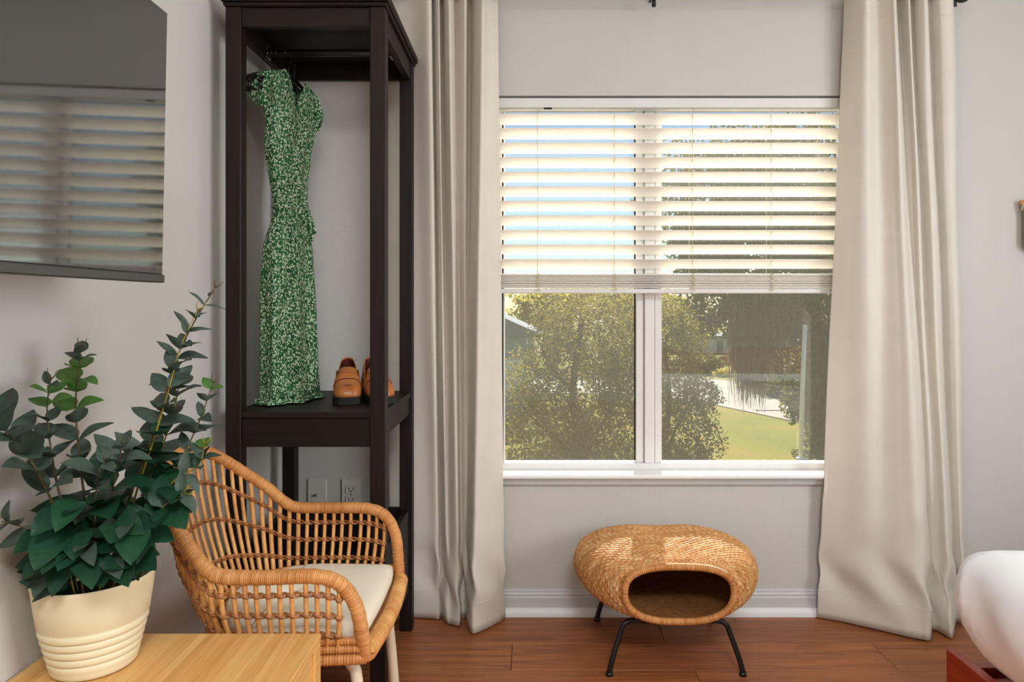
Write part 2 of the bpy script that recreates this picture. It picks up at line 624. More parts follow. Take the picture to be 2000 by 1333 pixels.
def pane_mat():
    M = Mat('window glass', (1, 1, 1, 1), .02, .5)
    t = M.t
    out = t.nodes['Material Output']
    tr = M.n('ShaderNodeBsdfTransparent')
    tr.inputs['Color'].default_value = (.95, .96, .95, 1)
    gl = M.n('ShaderNodeBsdfGlossy')
    gl.inputs['Roughness'].default_value = .02
    fr = M.n('ShaderNodeFresnel')
    fr.inputs['IOR'].default_value = 1.45
    mx = M.n('ShaderNodeMixShader')
    M.l(fr.outputs[0], mx.inputs[0])
    M.l(tr.outputs[0], mx.inputs[1])
    M.l(gl.outputs[0], mx.inputs[2])
    M.l(mx.outputs[0], out.inputs['Surface'])
    return M.m
GLASS = pane_mat()
def screen_mat():
    M = Mat('insect screen mesh', srgb(120, 118, 110), .9, .1)
    out = M.t.nodes['Material Output']
    v = M.coords('Object', (1, 1, 1))
    tr = M.n('ShaderNodeBsdfTransparent')
    df = M.n('ShaderNodeBsdfDiffuse')
    df.inputs['Color'].default_value = srgb(150, 146, 134)
    tl = M.n('ShaderNodeBsdfTranslucent')
    tl.inputs['Color'].default_value = srgb(170, 164, 146)
    m1 = M.n('ShaderNodeMixShader')
    m1.inputs[0].default_value = .45
    M.l(df.outputs[0], m1.inputs[1])
    M.l(tl.outputs[0], m1.inputs[2])
    nz = M.noise(v, 420, 2)
    rr = M.n('ShaderNodeMapRange')
    rr.inputs['From Min'].default_value = .3
    rr.inputs['From Max'].default_value = .7
    rr.inputs['To Min'].default_value = .12
    rr.inputs['To Max'].default_value = .24
    M.l(nz, rr.inputs['Value'])
    mx = M.n('ShaderNodeMixShader')
    M.l(rr.outputs[0], mx.inputs[0])
    M.l(tr.outputs[0], mx.inputs[1])
    M.l(m1.outputs[0], mx.inputs[2])
    M.l(mx.outputs[0], out.inputs['Surface'])
    return M.m
SCREEN = screen_mat()
def tvglass():
    M = Mat('glossy black screen glass', srgb(8, 8, 8), .045, .5)
    M.b.inputs['IOR'].default_value = 2.3
    v = M.coords()
    M.color(M.ramp(M.noise(v, 3, 2), [(.3, srgb(7, 7, 7)), (.7, srgb(10, 10, 10))]))
    return M.m
TVGLASS = tvglass()
TVBODY = plain('dark grey screen bezel', srgb(58, 57, 55), .35, .5, 0, .05, 30).m
def emit(name, col, s):
    M = Mat(name, col, .5, .3)
    M.b.inputs['Emission Color'].default_value = col
    M.b.inputs['Emission Strength'].default_value = s
    return M.m
WIN_FILL = emit('added glow panel', (.95, .97, 1, 1), 1.2)  # self-lit sheet on the invented side window, added for fill
LAMP_FILL = emit('added lamp glow', (1, .96, .9, 1), 1.5)  # glow of the added ceiling fill lamp

# ================================================================== room shell
XL, XR, YB, YF = -0.915, 2.75, 2.57, -3.0
OX0, OX1, OZ0, OZ1 = -0.125, 1.235, 0.515, 1.926       # window opening
WT = 0.15
struct(box('wall_left', XL - .12, XL, YF, YB + WT, 0, CEIL, WALL), 'light greige painted wall beside the wardrobe')
struct(boxes('wall_right', [(XR, XR + .12, YF, W2Y0, 0, CEIL), (XR, XR + .12, W2Y1, YB + WT, 0, CEIL), (XR, XR + .12, W2Y0, W2Y1, 0, W2Z0), (XR, XR + .12, W2Y0, W2Y1, W2Z1, CEIL)], WALL), 'light greige painted wall beyond the bed')
struct(box('wall_front', XL, XR, YF - .12, YF, 0, CEIL, WALL), 'painted wall behind the viewer')
struct(box('ceiling', XL - .12, XR + .12, YF - .12, YB + WT, CEIL, CEIL + .12, CEILM), 'white ceiling')
struct(boxes('wall_back', [
    (XL, OX0, YB, YB + WT, 0, CEIL), (OX1, XR, YB, YB + WT, 0, CEIL),
    (OX0, OX1, YB, YB + WT, 0, OZ0), (OX0, OX1, YB, YB + WT, OZ1, CEIL)], WALL), 'light greige painted wall around the window')

floor = struct(box('floor', XL, XR, YF, YB, -.05, -.0135, SUBFLOOR), 'reddish brown wooden plank floor')
PWID, PLEN, JX, JY = .170, 1.217, -.051, 2.175
def plank_mesh(L):
    bm = bmesh.new()
    bmesh.ops.create_cube(bm, size=1.0)
    for v in bm.verts:
        v.co = Vector((v.co.x * (L - .0016), v.co.y * (PWID - .0013), -.0065 + v.co.z * .013))
    top = [e for e in bm.edges if all(v.co.z > -.001 for v in e.verts)]
    bmesh.ops.bevel(bm, geom=top, offset=.0011, segments=1, profile=.5, affect='EDGES')
    me = bpy.data.meshes.new('plank')
    bm.to_mesh(me)
    bm.free()
    me.materials.append(PLANK)
    return me
pm_cache = {}
row = 0
y = JY - PWID * math.ceil((JY - YF) / PWID)
while y < YB - .01:
    k = round((y - JY) / PWID)
    off = JX + {0: 0, 1: .52, 2: -.41}.get(k % 3, 0) + (k // 3) * .23 * (1 if k else 0)
    y0, y1 = max(y, YF), min(y + PWID, YB)
    x = off - PLEN * math.ceil((off - XL) / PLEN)
    while x < XR - .01:
        a, b = max(x, XL), min(x + PLEN, XR)
        L = b - a
        if L > .03 and y1 - y0 > .02:
            key = round(L, 3)
            if key not in pm_cache:
                pm_cache[key] = plank_mesh(L)
            o = bpy.data.objects.new('plank', pm_cache[key])
            o.location = ((a + b) / 2, (y0 + y1) / 2, 0)
            o.scale = (1, (y1 - y0) / PWID, 1)
            COL.objects.link(o)
            o.parent = floor
        x += PLEN
    y += PWID

def profile_x(name, prof, x0, x1, mat, parent=None):
    """extrude a (y, z) profile along x"""
    n = len(prof)
    V = [(x0, p[0], p[1]) for p in prof] + [(x1, p[0], p[1]) for p in prof]
    Fc = [(i, (i + 1) % n, n + (i + 1) % n, n + i) for i in range(n)]
    Fc += [tuple(range(n - 1, -1, -1)), tuple(range(n, 2 * n))]
    return mesh_obj(name, V, Fc, mat, parent, False)
bb = sempty('baseboard_back', ((XL + XR) / 2, YB, 0), 'grey-white baseboard under the window')
B0 = YB - .0005
profile_x('board', [(B0, .001), (B0 - .014, .001), (B0 - .014, .066), (B0 - .011, .070), (B0 - .0115, .078), (B0 - .008, .083), (B0 - .0075, .090), (B0 - .004, .094), (B0, .094)], XL + .002, XR - .002, TRIMG, bb)
qr = [(B0 - .0142, .001)] + [(B0 - .0142 - .017 * math.cos(R(a)), .001 + .029 * math.sin(R(a))) for a in (0, 15, 30, 45, 60, 75, 90)]
profile_x('shoe_moulding', qr, XL + .002, XR - .002, TRIMW, bb)
bl = sempty('baseboard_left', (XL, 0, 0), 'grey-white baseboard along the wall beside the chair')
boxes('board', [(XL + .0005, XL + .013, YF + .01, YB - .033, .001, .085), (XL + .0005, XL + .009, YF + .01, YB - .033, .085, .094)], TRIMG, bl)
box('shoe_moulding', XL + .0135, XL + .029, YF + .01, YB - .033, .001, .028, TRIMW, bl, .006)

# ------------------------------------------------------------------ window
win = sempty('window_1', ((OX0 + OX1) / 2, YB + .09, OZ0), 'white sliding window with two panes above a deep sill')
FY0, FY1 = YB + .062, YB + .118
FB, FT = .5215, OZ1 - .001
GL0, GL1, GR0, GR1 = -.086, .416, .512, 1.19
GB, GT = .5495, 1.885
boxes('frame', [(OX0 + .001, GL0 - .012, FY0, FY1, FB, FT), (GR1 + .012, OX1 - .001, FY0, FY1, FB, FT),
                (GL0 - .012, GR1 + .012, FY0, FY1, FB, GB - .004), (GL0 - .012, GR1 + .012, FY0, FY1, GT + .01, FT)], VINYL, win, .002)
boxes('sash_stile', [(GL1, GL1 + .028, FY0 + .012, FY1 - .012, GB - .004, GT + .01)], VINYL, win, .002)
boxes('sash_stile', [(GR0 - .026, GR0, FY0 + .006, FY1 - .02, GB - .004, GT + .01)], VINYL, win, .002)
boxes('mullion', [(GL1 + .031, GR0 - .029, FY0 + .002, FY1 - .004, GB - .004, GT + .01)], VINYL, win, .002)
boxes('gasket', [(GL1 - .005, GL1, FY0 + .03, FY0 + .036, GB, GT), (GL0 - .011, GL0 - .006, FY0 + .02, FY0 + .036, GB, GT)], DARKGAP, win)
boxes('sash_stile', [(GL0 - .0055, GL0, FY0 + .018, FY0 + .036, GB - .003, GT + .008)], VINYL, win, .001)
boxes('sash_stile', [(GR1, GR1 + .0115, FY0 + .018, FY0 + .036, GB - .003, GT + .008)], VINYL, win, .001)
box('pane', GL0 + .0005, GL1 - .0055, FY0 + .030, FY0 + .034, GB - .0035, GT + .009, GLASS, win)
box('pane', GR0 + .0005, GR1 - .0005, FY0 + .028, FY0 + .032, GB - .0035, GT + .009, GLASS, win)
for (a, b) in ((GL0 - .01, GL1 + .02), (GR0 - .02, GR1 + .01)):
    mesh_obj('insect_screen', [(a, FY1 - .003, GB), (b, FY1 - .003, GB), (b, FY1 - .003, GT), (a, FY1 - .003, GT)], [(0, 1, 2, 3)], SCREEN, win, False)
# deep sill (stool) with a rounded nose and a stepped apron under it
SX0, SX1 = OX0 - .02, OX1 + .02
profile_x('sill', [(FY0 + .03, .5155), (YB - .034, .508), (YB - .040, .511), (YB - .043, .517), (YB - .041, .523), (YB - .036, .526), (FY0 + .03, .521)], OX0 + .001, OX1 - .001, TRIMW, win)
profile_x('apron', [(B0, .508), (YB - .022, .508), (YB - .022, .497), (YB - .016, .494), (YB - .016, .487), (YB - .012, .484), (YB - .009, .479), (B0, .479)], OX0 - .01, OX1 + .01, TRIMG, win)

# window added out of view in the right wall, with a glowing fill panel
w2 = sempty('added_fill_window', (XR, (W2Y0 + W2Y1) / 2, W2Z0), 'added unseen side window with a glowing fill panel in the right wall')
boxes('frame', [(XR + .02, XR + .09, W2Y0 + .001, W2Y0 + .05, W2Z0 + .001, W2Z1 - .001), (XR + .02, XR + .09, W2Y1 - .05, W2Y1 - .001, W2Z0 + .001, W2Z1 - .001),
                (XR + .02, XR + .09, W2Y0 + .05, W2Y1 - .05, W2Z0 + .001, W2Z0 + .05), (XR + .02, XR + .09, W2Y0 + .05, W2Y1 - .05, W2Z1 - .05, W2Z1 - .001)], VINYL, w2, .002)
box('pane', XR + .05, XR + .054, W2Y0 + .05, W2Y1 - .05, W2Z0 + .05, W2Z1 - .05, GLASS, w2)
box('glow_panel', XR - .012, XR - .010, W2Y0 - .02, W2Y1 + .02, W2Z0 - .02, W2Z1 + .02, WIN_FILL, w2)  # emissive sheet added behind the side fill light

# ================================================================== exterior
GZ = -3.2
mesh_lawn = struct(mesh_obj('ground', [(-60, 4, GZ), (70, 4, GZ), (70, 140, GZ), (-60, 140, GZ)], [(0, 1, 2, 3)], GRASS, None, False), 'sunlit lawn with dry patches outside the window')
def slab(name, pts, z0, z1, mat):
    n = len(pts)
    V = [(p[0], p[1], z0) for p in pts] + [(p[0], p[1], z1) for p in pts]
    Fc = [(i, (i + 1) % n, n + (i + 1) % n, n + i) for i in range(n)] + [tuple(range(n - 1, -1, -1)), tuple(range(n, 2 * n))]
    return mesh_obj(name, V, Fc, mat, None, False)
struct(slab('driveway', [(-8, 34.5), (3, 33.5), (8.0, 30), (9.2, 27.2), (10.3, 24.6), (13.5, 19), (19, 15), (26, 15), (22, 26), (17, 35), (9, 41), (-8, 43)], GZ - .05, GZ + .03, CONCRETE), 'pale concrete driveway curving behind the lawn')
struct(box('kerb', 9.3, 14.5, 28.1, 28.25, GZ + .03, GZ + .06, CONCRETE), 'thin expansion joint across the driveway')

def scatter(ells, n, size, aspect=.55, droop=.2, seed=1):
    """leaf quads in the shells of ellipsoids (cx, cy, cz, rx, ry, rz, weight)"""
    rg = np.random.default_rng(seed)
    w = np.array([e[6] for e in ells], float)
    w /= w.sum()
    which = rg.choice(len(ells), size=n, p=w)
    E = np.array([e[:6] for e in ells])[which]
    d = rg.normal(size=(n, 3))
    d /= np.linalg.norm(d, axis=1)[:, None]
    r = rg.uniform(.25, 1, n) ** .45
    lump = 1 + .16 * np.sin(d[:, 0] * 7 + d[:, 2] * 5 + which) + .12 * np.sin(d[:, 1] * 11 + d[:, 2] * 9)
    c = E[:, :3] + d * E[:, 3:] * (r * lump)[:, None]
    a = rg.normal(size=(n, 3))
    a[:, 2] -= droop
    a /= np.linalg.norm(a, axis=1)[:, None]
    b = np.cross(a, rg.normal(size=(n, 3)))
    b /= np.linalg.norm(b, axis=1)[:, None]
    s = size * rg.uniform(.6, 1.3, n)[:, None]
    a *= s
    b *= s * aspect * .5
    V = np.stack([c - a * .5, c + b, c + a * .5, c - b], 1).reshape(-1, 3)
    Fc = np.arange(4 * n).reshape(n, 4)
    return V, Fc
def np_mesh(name, V, Fc, mat, parent=None, smooth=False, uvs=None):
    V = np.asarray(V, np.float32)
    Fc = np.asarray(Fc, np.int32)
    me = bpy.data.meshes.new(name)
    me.vertices.add(len(V))
    me.vertices.foreach_set('co', V.ravel())
    k = Fc.shape[1]
    me.loops.add(Fc.size)
    me.loops.foreach_set('vertex_index', Fc.ravel())
    me.polygons.add(len(Fc))
    me.polygons.foreach_set('loop_start', np.arange(len(Fc), dtype=np.int32) * k)
    me.polygons.foreach_set('loop_total', np.full(len(Fc), k, np.int32))
    if uvs is not None:
        ul = me.uv_layers.new(name='UVMap')
        ul.data.foreach_set('uv', np.asarray(uvs, np.float32)[Fc.ravel()].ravel())
    me.update(calc_edges=True)
    me.validate()
    if smooth:
        me.polygons.foreach_set('use_smooth', np.ones(len(me.polygons), bool))
    me.materials.append(mat)
    o = bpy.data.objects.new(name, me)
    return link(o, parent)

def ell(px, py, d, rpx, rpy, rd, w=None):
    c = W(px, py, d)
    s = d / F
    return (c.x, c.y, c.z, rpx * s, rd, rpy * s, w if w else rpx * rpy)

def tree(label, ells, n, size, mat, trunk, branches, seed, group=None, tr=.2):
    base = Vector(trunk[0])
    t = thing('tree', label, 'tree', base, group)
    V, Fc = scatter(ells, n, size, seed=seed)
    f = np_mesh('foliage', V, Fc, mat, t)
    f['kind'] = 'stuff'
    pth = catmull(trunk, 14)
    tube('trunk', pth, lambda i, m: tr * (1 - .55 * i / m), BARK, t, 10)
    for br in branches:
        p = catmull(br, 8)
        tube('branch', p, lambda i, m: tr * .4 * (1 - .75 * i / m), BARK, t, 7)
    return t

d1 = 12.0
tA = [Vector((.9, 12.2, GZ)), Vector((.95, 12.2, -1.6)), Vector((.8, 12.1, -.4)), Vector((.95, 12.0, .9))]
tree('bushy olive-green tree filling the left window pane',
     [ell(1120, 760, 12, 125, 150, 1.3), ell(1180, 655, 12.2, 105, 95, 1.1), ell(1060, 850, 11.5, 95, 120, 1.2), ell(1200, 860, 11.6, 100, 120, 1.2), ell(1080, 640, 12.4, 50, 70, .8), ell(1230, 700, 12.5, 70, 110, 1.1), ell(1130, 940, 11.2, 170, 90, 1.2)],
     46000, .062, TL_OLIVE, tA, [[tA[1], (1.5, 12.1, -.6), (2.0, 12, .3)], [tA[2], (.4, 12, .1), (.2, 12, .5)], [tA[1], (.2, 11.8, -.9), (-.2, 11.6, -.4)]], 3, tr=.09)
tB = [Vector((2.5, 13.3, GZ)), Vector((2.55, 13.3, -1.9)), Vector((2.7, 13.2, -.8)), Vector((2.6, 13.1, .4))]
tree('bushy olive-green tree just right of the window mullion',
     [ell(1310, 700, 13.2, 62, 100, 1.0), ell(1330, 860, 12.8, 72, 95, 1.1), ell(1300, 630, 13.5, 50, 50, .8), ell(1370, 770, 13.0, 38, 38, .7), ell(1320, 940, 12.5, 90, 70, 1.1)],
     22000, .062, TL_OLIVE, tB, [[tB[1], (3.0, 13.2, -.9), (3.3, 13, -.4)], [tB[2], (2.3, 13.2, -.1), (2.2, 13.2, .3)]], 4, tr=.08)
tC = [Vector((10.6, 22.6, GZ)), Vector((10.5, 22.5, -.6)), Vector((10.3, 22.2, 1.6)), Vector((9.6, 21.8, 3.6)), Vector((9.0, 21.5, 5.2))]
tree('big oak draped with grey moss at the right of the window view',
     [ell(1470, 470, 21, 160, 120, 2.4), ell(1400, 595, 21, 75, 40, 1.4), ell(1530, 600, 21, 75, 50, 1.6), ell(1420, 370, 22, 150, 110, 2.2), ell(1560, 360, 22, 150, 140, 2.2), ell(1480, 585, 21.5, 80, 40, 1.4), ell(1380, 500, 21, 70, 80, 1.5), ell(1375, 630, 21.5, 55, 26, 1.2), ell(1468, 655, 21.4, 42, 55, .8), ell(1545, 680, 21.5, 55, 70, 1.0), ell(1560, 780, 21.6, 32, 50, .7),
      ell(1625, 650, 21.5, 62, 130, 1.6), ell(1630, 820, 21.2, 60, 80, 1.3), ell(1600, 470, 22, 85, 120, 1.6), ell(1592, 740, 21.7, 28, 60, .8), ell(1594, 845, 21.5, 24, 40, .6)],
     52000, .165, TL_OAK, tC, [[tC[2], (8.6, 21.8, 1.6), (7.0, 21.4, 1.2), (5.8, 21.2, .6)], [tC[2], (9.0, 22, 2.8), (7.4, 21.6, 2.9)], [tC[1], (9.9, 22, .6), (9.2, 21.5, .4)]], 5, tr=.34)
tE = [Vector((13.2, 38.5, GZ)), Vector((13.3, 38.5, -1)), Vector((13.2, 38.4, 2))]
tree('yellow-green tree behind the mossy oak',
     [ell(1530, 690, 37, 55, 60, 2.0), ell(1545, 600, 38, 60, 70, 2.5), ell(1510, 760, 35, 60, 35, 1.5), ell(1550, 800, 30, 26, 28, 1)],
     9000, .24, TL_YEL, tE, [[tE[1], (14.0, 38.4, .2), (14.8, 38.3, 1.0)]], 8, tr=.25)
tF = [Vector((2.2, 52, GZ)), Vector((2.2, 52, 0)), Vector((2.3, 52, 3))]
tree('distant hazy green tree behind the olive trees',
     [ell(1130, 590, 50, 130, 32, 3), ell(1240, 600, 52, 90, 45, 3), ell(1330, 640, 55, 60, 40, 3), ell(1060, 610, 50, 60, 40, 3)],
     9000, .42, TL_YEL, tF, [[tF[1], (4, 52, 1.5), (6, 52, 2)]], 9, tr=.35)
def bush(label, ells, n, size, mat, seed):
    c = Vector(ells[0][:3])
    V, Fc = scatter(ells, n, size, seed=seed)
    t = thing('shrub', label, 'shrub', (c.x, c.y, GZ), 'shrubs beyond the driveway')
    f = np_mesh('foliage', V, Fc, mat, t)
    f['kind'] = 'stuff'
    for k in range(3):
        tube('stem', [(c.x + .1 * k - .1, c.y, GZ), (c.x + .25 * (k - 1), c.y, GZ + .4), (c.x + .4 * (k - 1), c.y, c.z)], .03, BARK, t, 6)
bush('low green hedge bush at the far driveway edge', [ell(1370, 715, 44, 40, 22, 1.2)], 2500, .22, TL_OAK, 21)
bush('round yellow-green bush below the brown fence', [ell(1412, 735, 42, 22, 14, .8)], 1200, .18, TL_YEL, 22)
bush('dark bush spreading right under the mossy oak', [ell(1530, 765, 33, 50, 24, 1.4), ell(1580, 780, 30, 36, 40, 1.2)], 3500, .2, TL_OAK, 23)

def moss(ells, n, seed):
    rg = np.random.default_rng(seed)
    V, Fc = [], []
    for (px, py, d, wpx, lpx) in ells:
        for k in range(n):
            p = W(px + rg.normal() * wpx, py + rg.uniform(-30, 30), d + rg.normal() * .3)
            L = lpx * d / F * rg.uniform(.35, 1.15)
            a = rg.uniform(0, 3.14)
            w = .024 * rg.uniform(.6, 1.6)
            i = len(V)
            sx, sy = rg.normal() * .06, rg.normal() * .06
            for q, t in enumerate((0, .5, 1)):
                ww = w * (1 - .8 * t)
                V.append((p.x + sx * math.sin(t * 3) + ww * math.cos(a), p.y + sy * t + ww * math.sin(a), p.z - L * t))
                V.append((p.x + sx * math.sin(t * 3) - ww * math.cos(a), p.y + sy * t - ww * math.sin(a), p.z - L * t))
            Fc += [(i, i + 1, i + 3, i + 2), (i + 2, i + 3, i + 5, i + 4)]
    return np.array(V), np.array(Fc)
V, Fc = moss([(1460, 615, 20.6, 18, 150), (1478, 600, 20.8, 18, 140), (1448, 640, 20.6, 10, 120), (1520, 600, 20.6, 14, 85), (1545, 580, 20.6, 14, 80), (1500, 620, 20.8, 10, 60), (1470, 680, 20.5, 14, 95), (1600, 640, 21, 14, 90), (1612, 760, 21, 12, 90)], 200, 31)
ms = np_mesh('hanging_moss', V, Fc, MOSS)
tag(ms, 'long grey strands of moss hanging from the oak branches', 'moss', kind='stuff')

pole = thing('lamp_pole', 'slim white pole standing at the lawn edge', 'pole', (PX(1564, 19.3), 19.3, GZ))
tube('pole', [(PX(1564, 19.3), 19.3, GZ), (PX(1567, 19.3), 19.3, GZ + 1.9), (PX(1572, 19.3), 19.3, GZ + 3.72)], .062, POLEW, pole, 12)
V, Fc, UV = sphere_geo((PX(1572, 19.3), 19.3, GZ + 3.74), .075, .075, .05)
mesh_obj('cap', V, Fc, POLEW, pole)
box('base', PX(1564, 19.3) - .11, PX(1564, 19.3) + .11, 19.19, 19.41, GZ, GZ + .08, POLEW, pole, .01)

up = thing('utility_pole', 'thin dark utility pole against the sky gap', 'pole', (PX(1329, 70), 70, GZ))
tube('pole', [(PX(1329, 70), 70, GZ), (PX(1329, 70), 70, 2.6)], .13, BARK, up, 8)
box('crossarm', PX(1329, 70) - .9, PX(1329, 70) + .9, 69.95, 70.07, 2.2, 2.34, BARK, up)

hb = thing('neighbour_house', 'blue-grey house with sloping roof left of the olive tree', 'house', (-2.4, 27, GZ))
hx0, hx1 = -8.0, .25
rows = 16
for k in range(rows):
    z0 = GZ + k * .2
    box('siding_board', hx0, hx1, 27 - .012 * 1, 27.1, z0, z0 + .195, SIDING, hb)
box('wall', hx0, hx1, 27.1, 33, GZ, GZ + rows * .2, SIDING, hb)
V = [(hx0 - .3, 26.6, GZ + 4.75), (hx1 - 3.2, 26.6, GZ + 4.75), (hx1 + .5, 26.6, GZ + 3.1), (hx0 - .3, 26.6, GZ + 3.1)]
V2 = [(v[0], 33.4, v[2]) for v in V]
mesh_obj('roof', V + V2, [(0, 1, 2, 3), (7, 6, 5, 4), (0, 4, 5, 1), (1, 5, 6, 2), (2, 6, 7, 3), (3, 7, 4, 0)], ROOF, hb, False)
box('window', -.9, -.2, 26.97, 27.0, GZ + 1.0, GZ + 2.2, TRIMW, hb)
wh = thing('white_building', 'low white building glimpsed beyond the driveway', 'building', (16, 62, GZ))
box('wall', PX(1325, 62), PX(1500, 62), 62, 68, GZ, GZ + 1.15 - (705 - 595) * 62 / F * 0 + .25 - .1, WHITEWALL, wh)
box('roof', PX(1322, 62) - .2, PX(1505, 62), 61.6, 68.4, GZ + 1.3, GZ + 1.55, ROOF, wh)
box('door', PX(1400, 62), PX(1412, 62), 61.94, 62, GZ, GZ + 1.1, ROOF, wh)
fe = thing('wooden_fence', 'orange-brown wooden fence behind the dark bush', 'fence', (PX(1430, 50), 50, GZ))
for k in range(14):
    x = PX(1405, 50) + k * .3
    box('board', x, x + .28, 50, 50.04, GZ, GZ + .62 + .03 * (k % 2), FENCEW, fe)
box('rail', PX(1405, 50), PX(1405, 50) + 4.2, 50.04, 50.1, GZ + .3, GZ + .4, FENCEW, fe)

# ================================================================== window blind
BLX0, BLX1 = -.112, 1.222
BY = YB + .031
bd = thing('window_blind', 'cream slatted blind half raised in the window', 'blind', ((BLX0 + BLX1) / 2, BY, 1.19))
def slat_geo(L, w=.050, th=.0028, crown=.003):
    prof = []
    n = 6
    for k in range(n + 1):
        s = -w / 2 + w * k / n
        prof.append((s, crown * (1 - (2 * s / w) ** 2) + th / 2))
    for k in range(n, -1, -1):
        s = -w / 2 + w * k / n
        prof.append((s, crown * (1 - (2 * s / w) ** 2) - th / 2))
    V = [(-L / 2, p[0], p[1]) for p in prof] + [(L / 2, p[0], p[1]) for p in prof]
    m = len(prof)
    Fc = [(i, (i + 1) % m, m + (i + 1) % m, m + i) for i in range(m)] + [tuple(range(m - 1, -1, -1)), tuple(range(m, 2 * m))]
    return V, Fc
SLEN = BLX1 - BLX0 - .008
V, Fc = slat_geo(SLEN)
slat_me = bpy.data.meshes.new('slat')
slat_me.from_pydata(V, [], Fc)
slat_me.materials.append(SLAT)
slat_me.update()
box('headrail', BLX0, BLX1, BY - .026, BY + .024, 1.883, OZ1 - .007, SLATW, bd, .002)
SCX = (BLX0 + BLX1) / 2
TILT = R(39)
slat_z = []
for k in range(11):
    ztop = 1.15 + (595 - (222 + 28.5 * k)) * (BY - .021) / F
    zc = ztop - .025 * math.sin(TILT)
    slat_z.append(zc)
    o = bpy.data.objects.new('slat', slat_me)
    link(o, bd)
    o.matrix_parent_inverse = Matrix.Translation(-Vector(bd.location))
    o.location = (SCX, BY, zc)
    o.rotation_euler = (-TILT, 0, 0)      # room edge up, window edge down
zs0 = 1.15 + (595 - 564) * (BY - .025) / F
for k in range(9):
    o = bpy.data.objects.new('slat', slat_me)
    link(o, bd)
    o.matrix_parent_inverse = Matrix.Translation(-Vector(bd.location))
    o.location = (SCX, BY + .001 * ((k * 7) % 3 - 1), zs0 + .0035 + k * .0061)
    o.rotation_euler = (R(random.uniform(-1.2, 1.2)), 0, R(random.uniform(-.05, .05)))
box('bottom_rail', BLX0 + .004, BLX1 - .004, BY - .026, BY + .026, zs0 - .0175, zs0 - .001, SLATW, bd, .003)
for px in (1050, 1200, 1353, 1507):
    cx = PX(px, BY - .03)
    g = []
    for yy in (BY - .0275, BY + .0275):
        g.append(tube_geo([Vector((cx, yy, 1.885)), Vector((cx + .0005, yy, 1.5)), Vector((cx, yy, zs0 + .05))], .0007, 5))
    for zc in slat_z:
        g.append(tube_geo([Vector((cx, BY - .0275, zc - .001)), Vector((cx, BY - .021, zc + .0155 - .006)), Vector((cx, BY + .0275, zc - .02))], .0005, 4))
    # the ladder bunches up beside the stacked slats
    pts = [Vector((cx + .008 * math.sin(q * 2.1), BY - .029 - .002 * (q % 2), zs0 + .056 - q * .0055)) for q in range(13)]
    g.append(tube_geo(catmull(pts, 50), .0009, 5))
    pts = [Vector((cx + .006 * math.cos(q * 1.7) + .003, BY - .03, zs0 + .056 - q * .0055)) for q in range(13)]
    g.append(tube_geo(catmull(pts, 50), .0008, 5))
    V, Fc, UV = merge(g)
    mesh_obj('ladder_cord', V, Fc, CORD, bd, True)
boxes('bracket_clip', [(PX(1062, 2.57), PX(1078, 2.57), BY - .029, BY - .0262, 1.876, 1.882)], DARKGAP, bd)

# ================================================================== curtains, rod
def curtain(top, bot, label, ztop=2.31, seed=1):
    NU, NV = 260, 90
    T = catmull([(PX(p, d), d, 0) for p, d in top], NU)
    B = catmull([(PX(p, d), d, 0) for p, d in bot], NU)
    rg = random.Random(seed)
    ph = [rg.uniform(0, 6.28) for _ in range(8)]
    V = []
    for i in range(NU + 1):
        u = i / NU
        for j in range(NV + 1):
            v = j / NV
            z = ztop + (0.006 - ztop) * v
            s = v ** 1.05
            p = T[i].lerp(B[i], s)
            # gathers soften in the middle, hem buckles just above the floor
            hem = math.exp(-((z - .16) / .10) ** 2)
            p.y += hem * .012 * math.sin(u * 31 + ph[0] + z * 20) + .004 * math.sin(u * 9 + z * 6 + ph[1]) * (1 - v) * v * 4
            p.x += hem * .006 * math.sin(u * 23 + z * 40 + ph[2])
            crease = math.exp(-((z - .30 - .12 * math.sin(u * 6 + ph[3])) / .03) ** 2)
            p.y += crease * .006 * math.sin(u * 14 + ph[4])
            p.y = min(p.y, YB - .036 if z < .11 else YB - .006)
            if .46 < z < .54 and OX0 - .02 < p.x < OX1 + .02:
                p.y = min(p.y, YB - .047)
            V.append((p.x, p.y, z))
    t = thing('curtain', label, 'curtain', ((V[0][0] + V[-1][0]) / 2, 2.5, 0), 'curtains beside the window')
    o = mesh_obj('drape', V, grid_faces(NU + 1, NV + 1), CURTAIN, t)
    md = o.modifiers.new('thickness', 'SOLIDIFY')
    md.thickness = .0022
    md.offset = 0
    # stitched rod-pocket line and hem line
    for zz, nm in ((2.178, 'pocket_stitch'), (.10, 'hem_stitch')):
        j = round((ztop - zz) / (ztop - .006) * NV)
        pth = [Vector(V[i * (NV + 1) + j]) + Vector((0, -.0014, 0)) for i in range(0, NU + 1)]
        tube(nm, pth, .0009, CURTAIN, t, 4)
    return t
curtain([(738, 2.535), (800, 2.50), (838, 2.455), (843, 2.53), (856, 2.475), (862, 2.535), (876, 2.45), (890, 2.52), (908, 2.47), (918, 2.535), (935, 2.455), (946, 2.445), (950, 2.50), (960, 2.52), (972, 2.53)],
        [(765, 2.535), (835, 2.525), (856, 2.515), (862, 2.53), (872, 2.49), (880, 2.478), (897, 2.465), (901, 2.53), (908, 2.53), (912, 2.50), (915, 2.45), (925, 2.405), (955, 2.45), (978, 2.50), (986, 2.53)],
        'pleated beige curtain hanging right beside the dark wardrobe', seed=3)
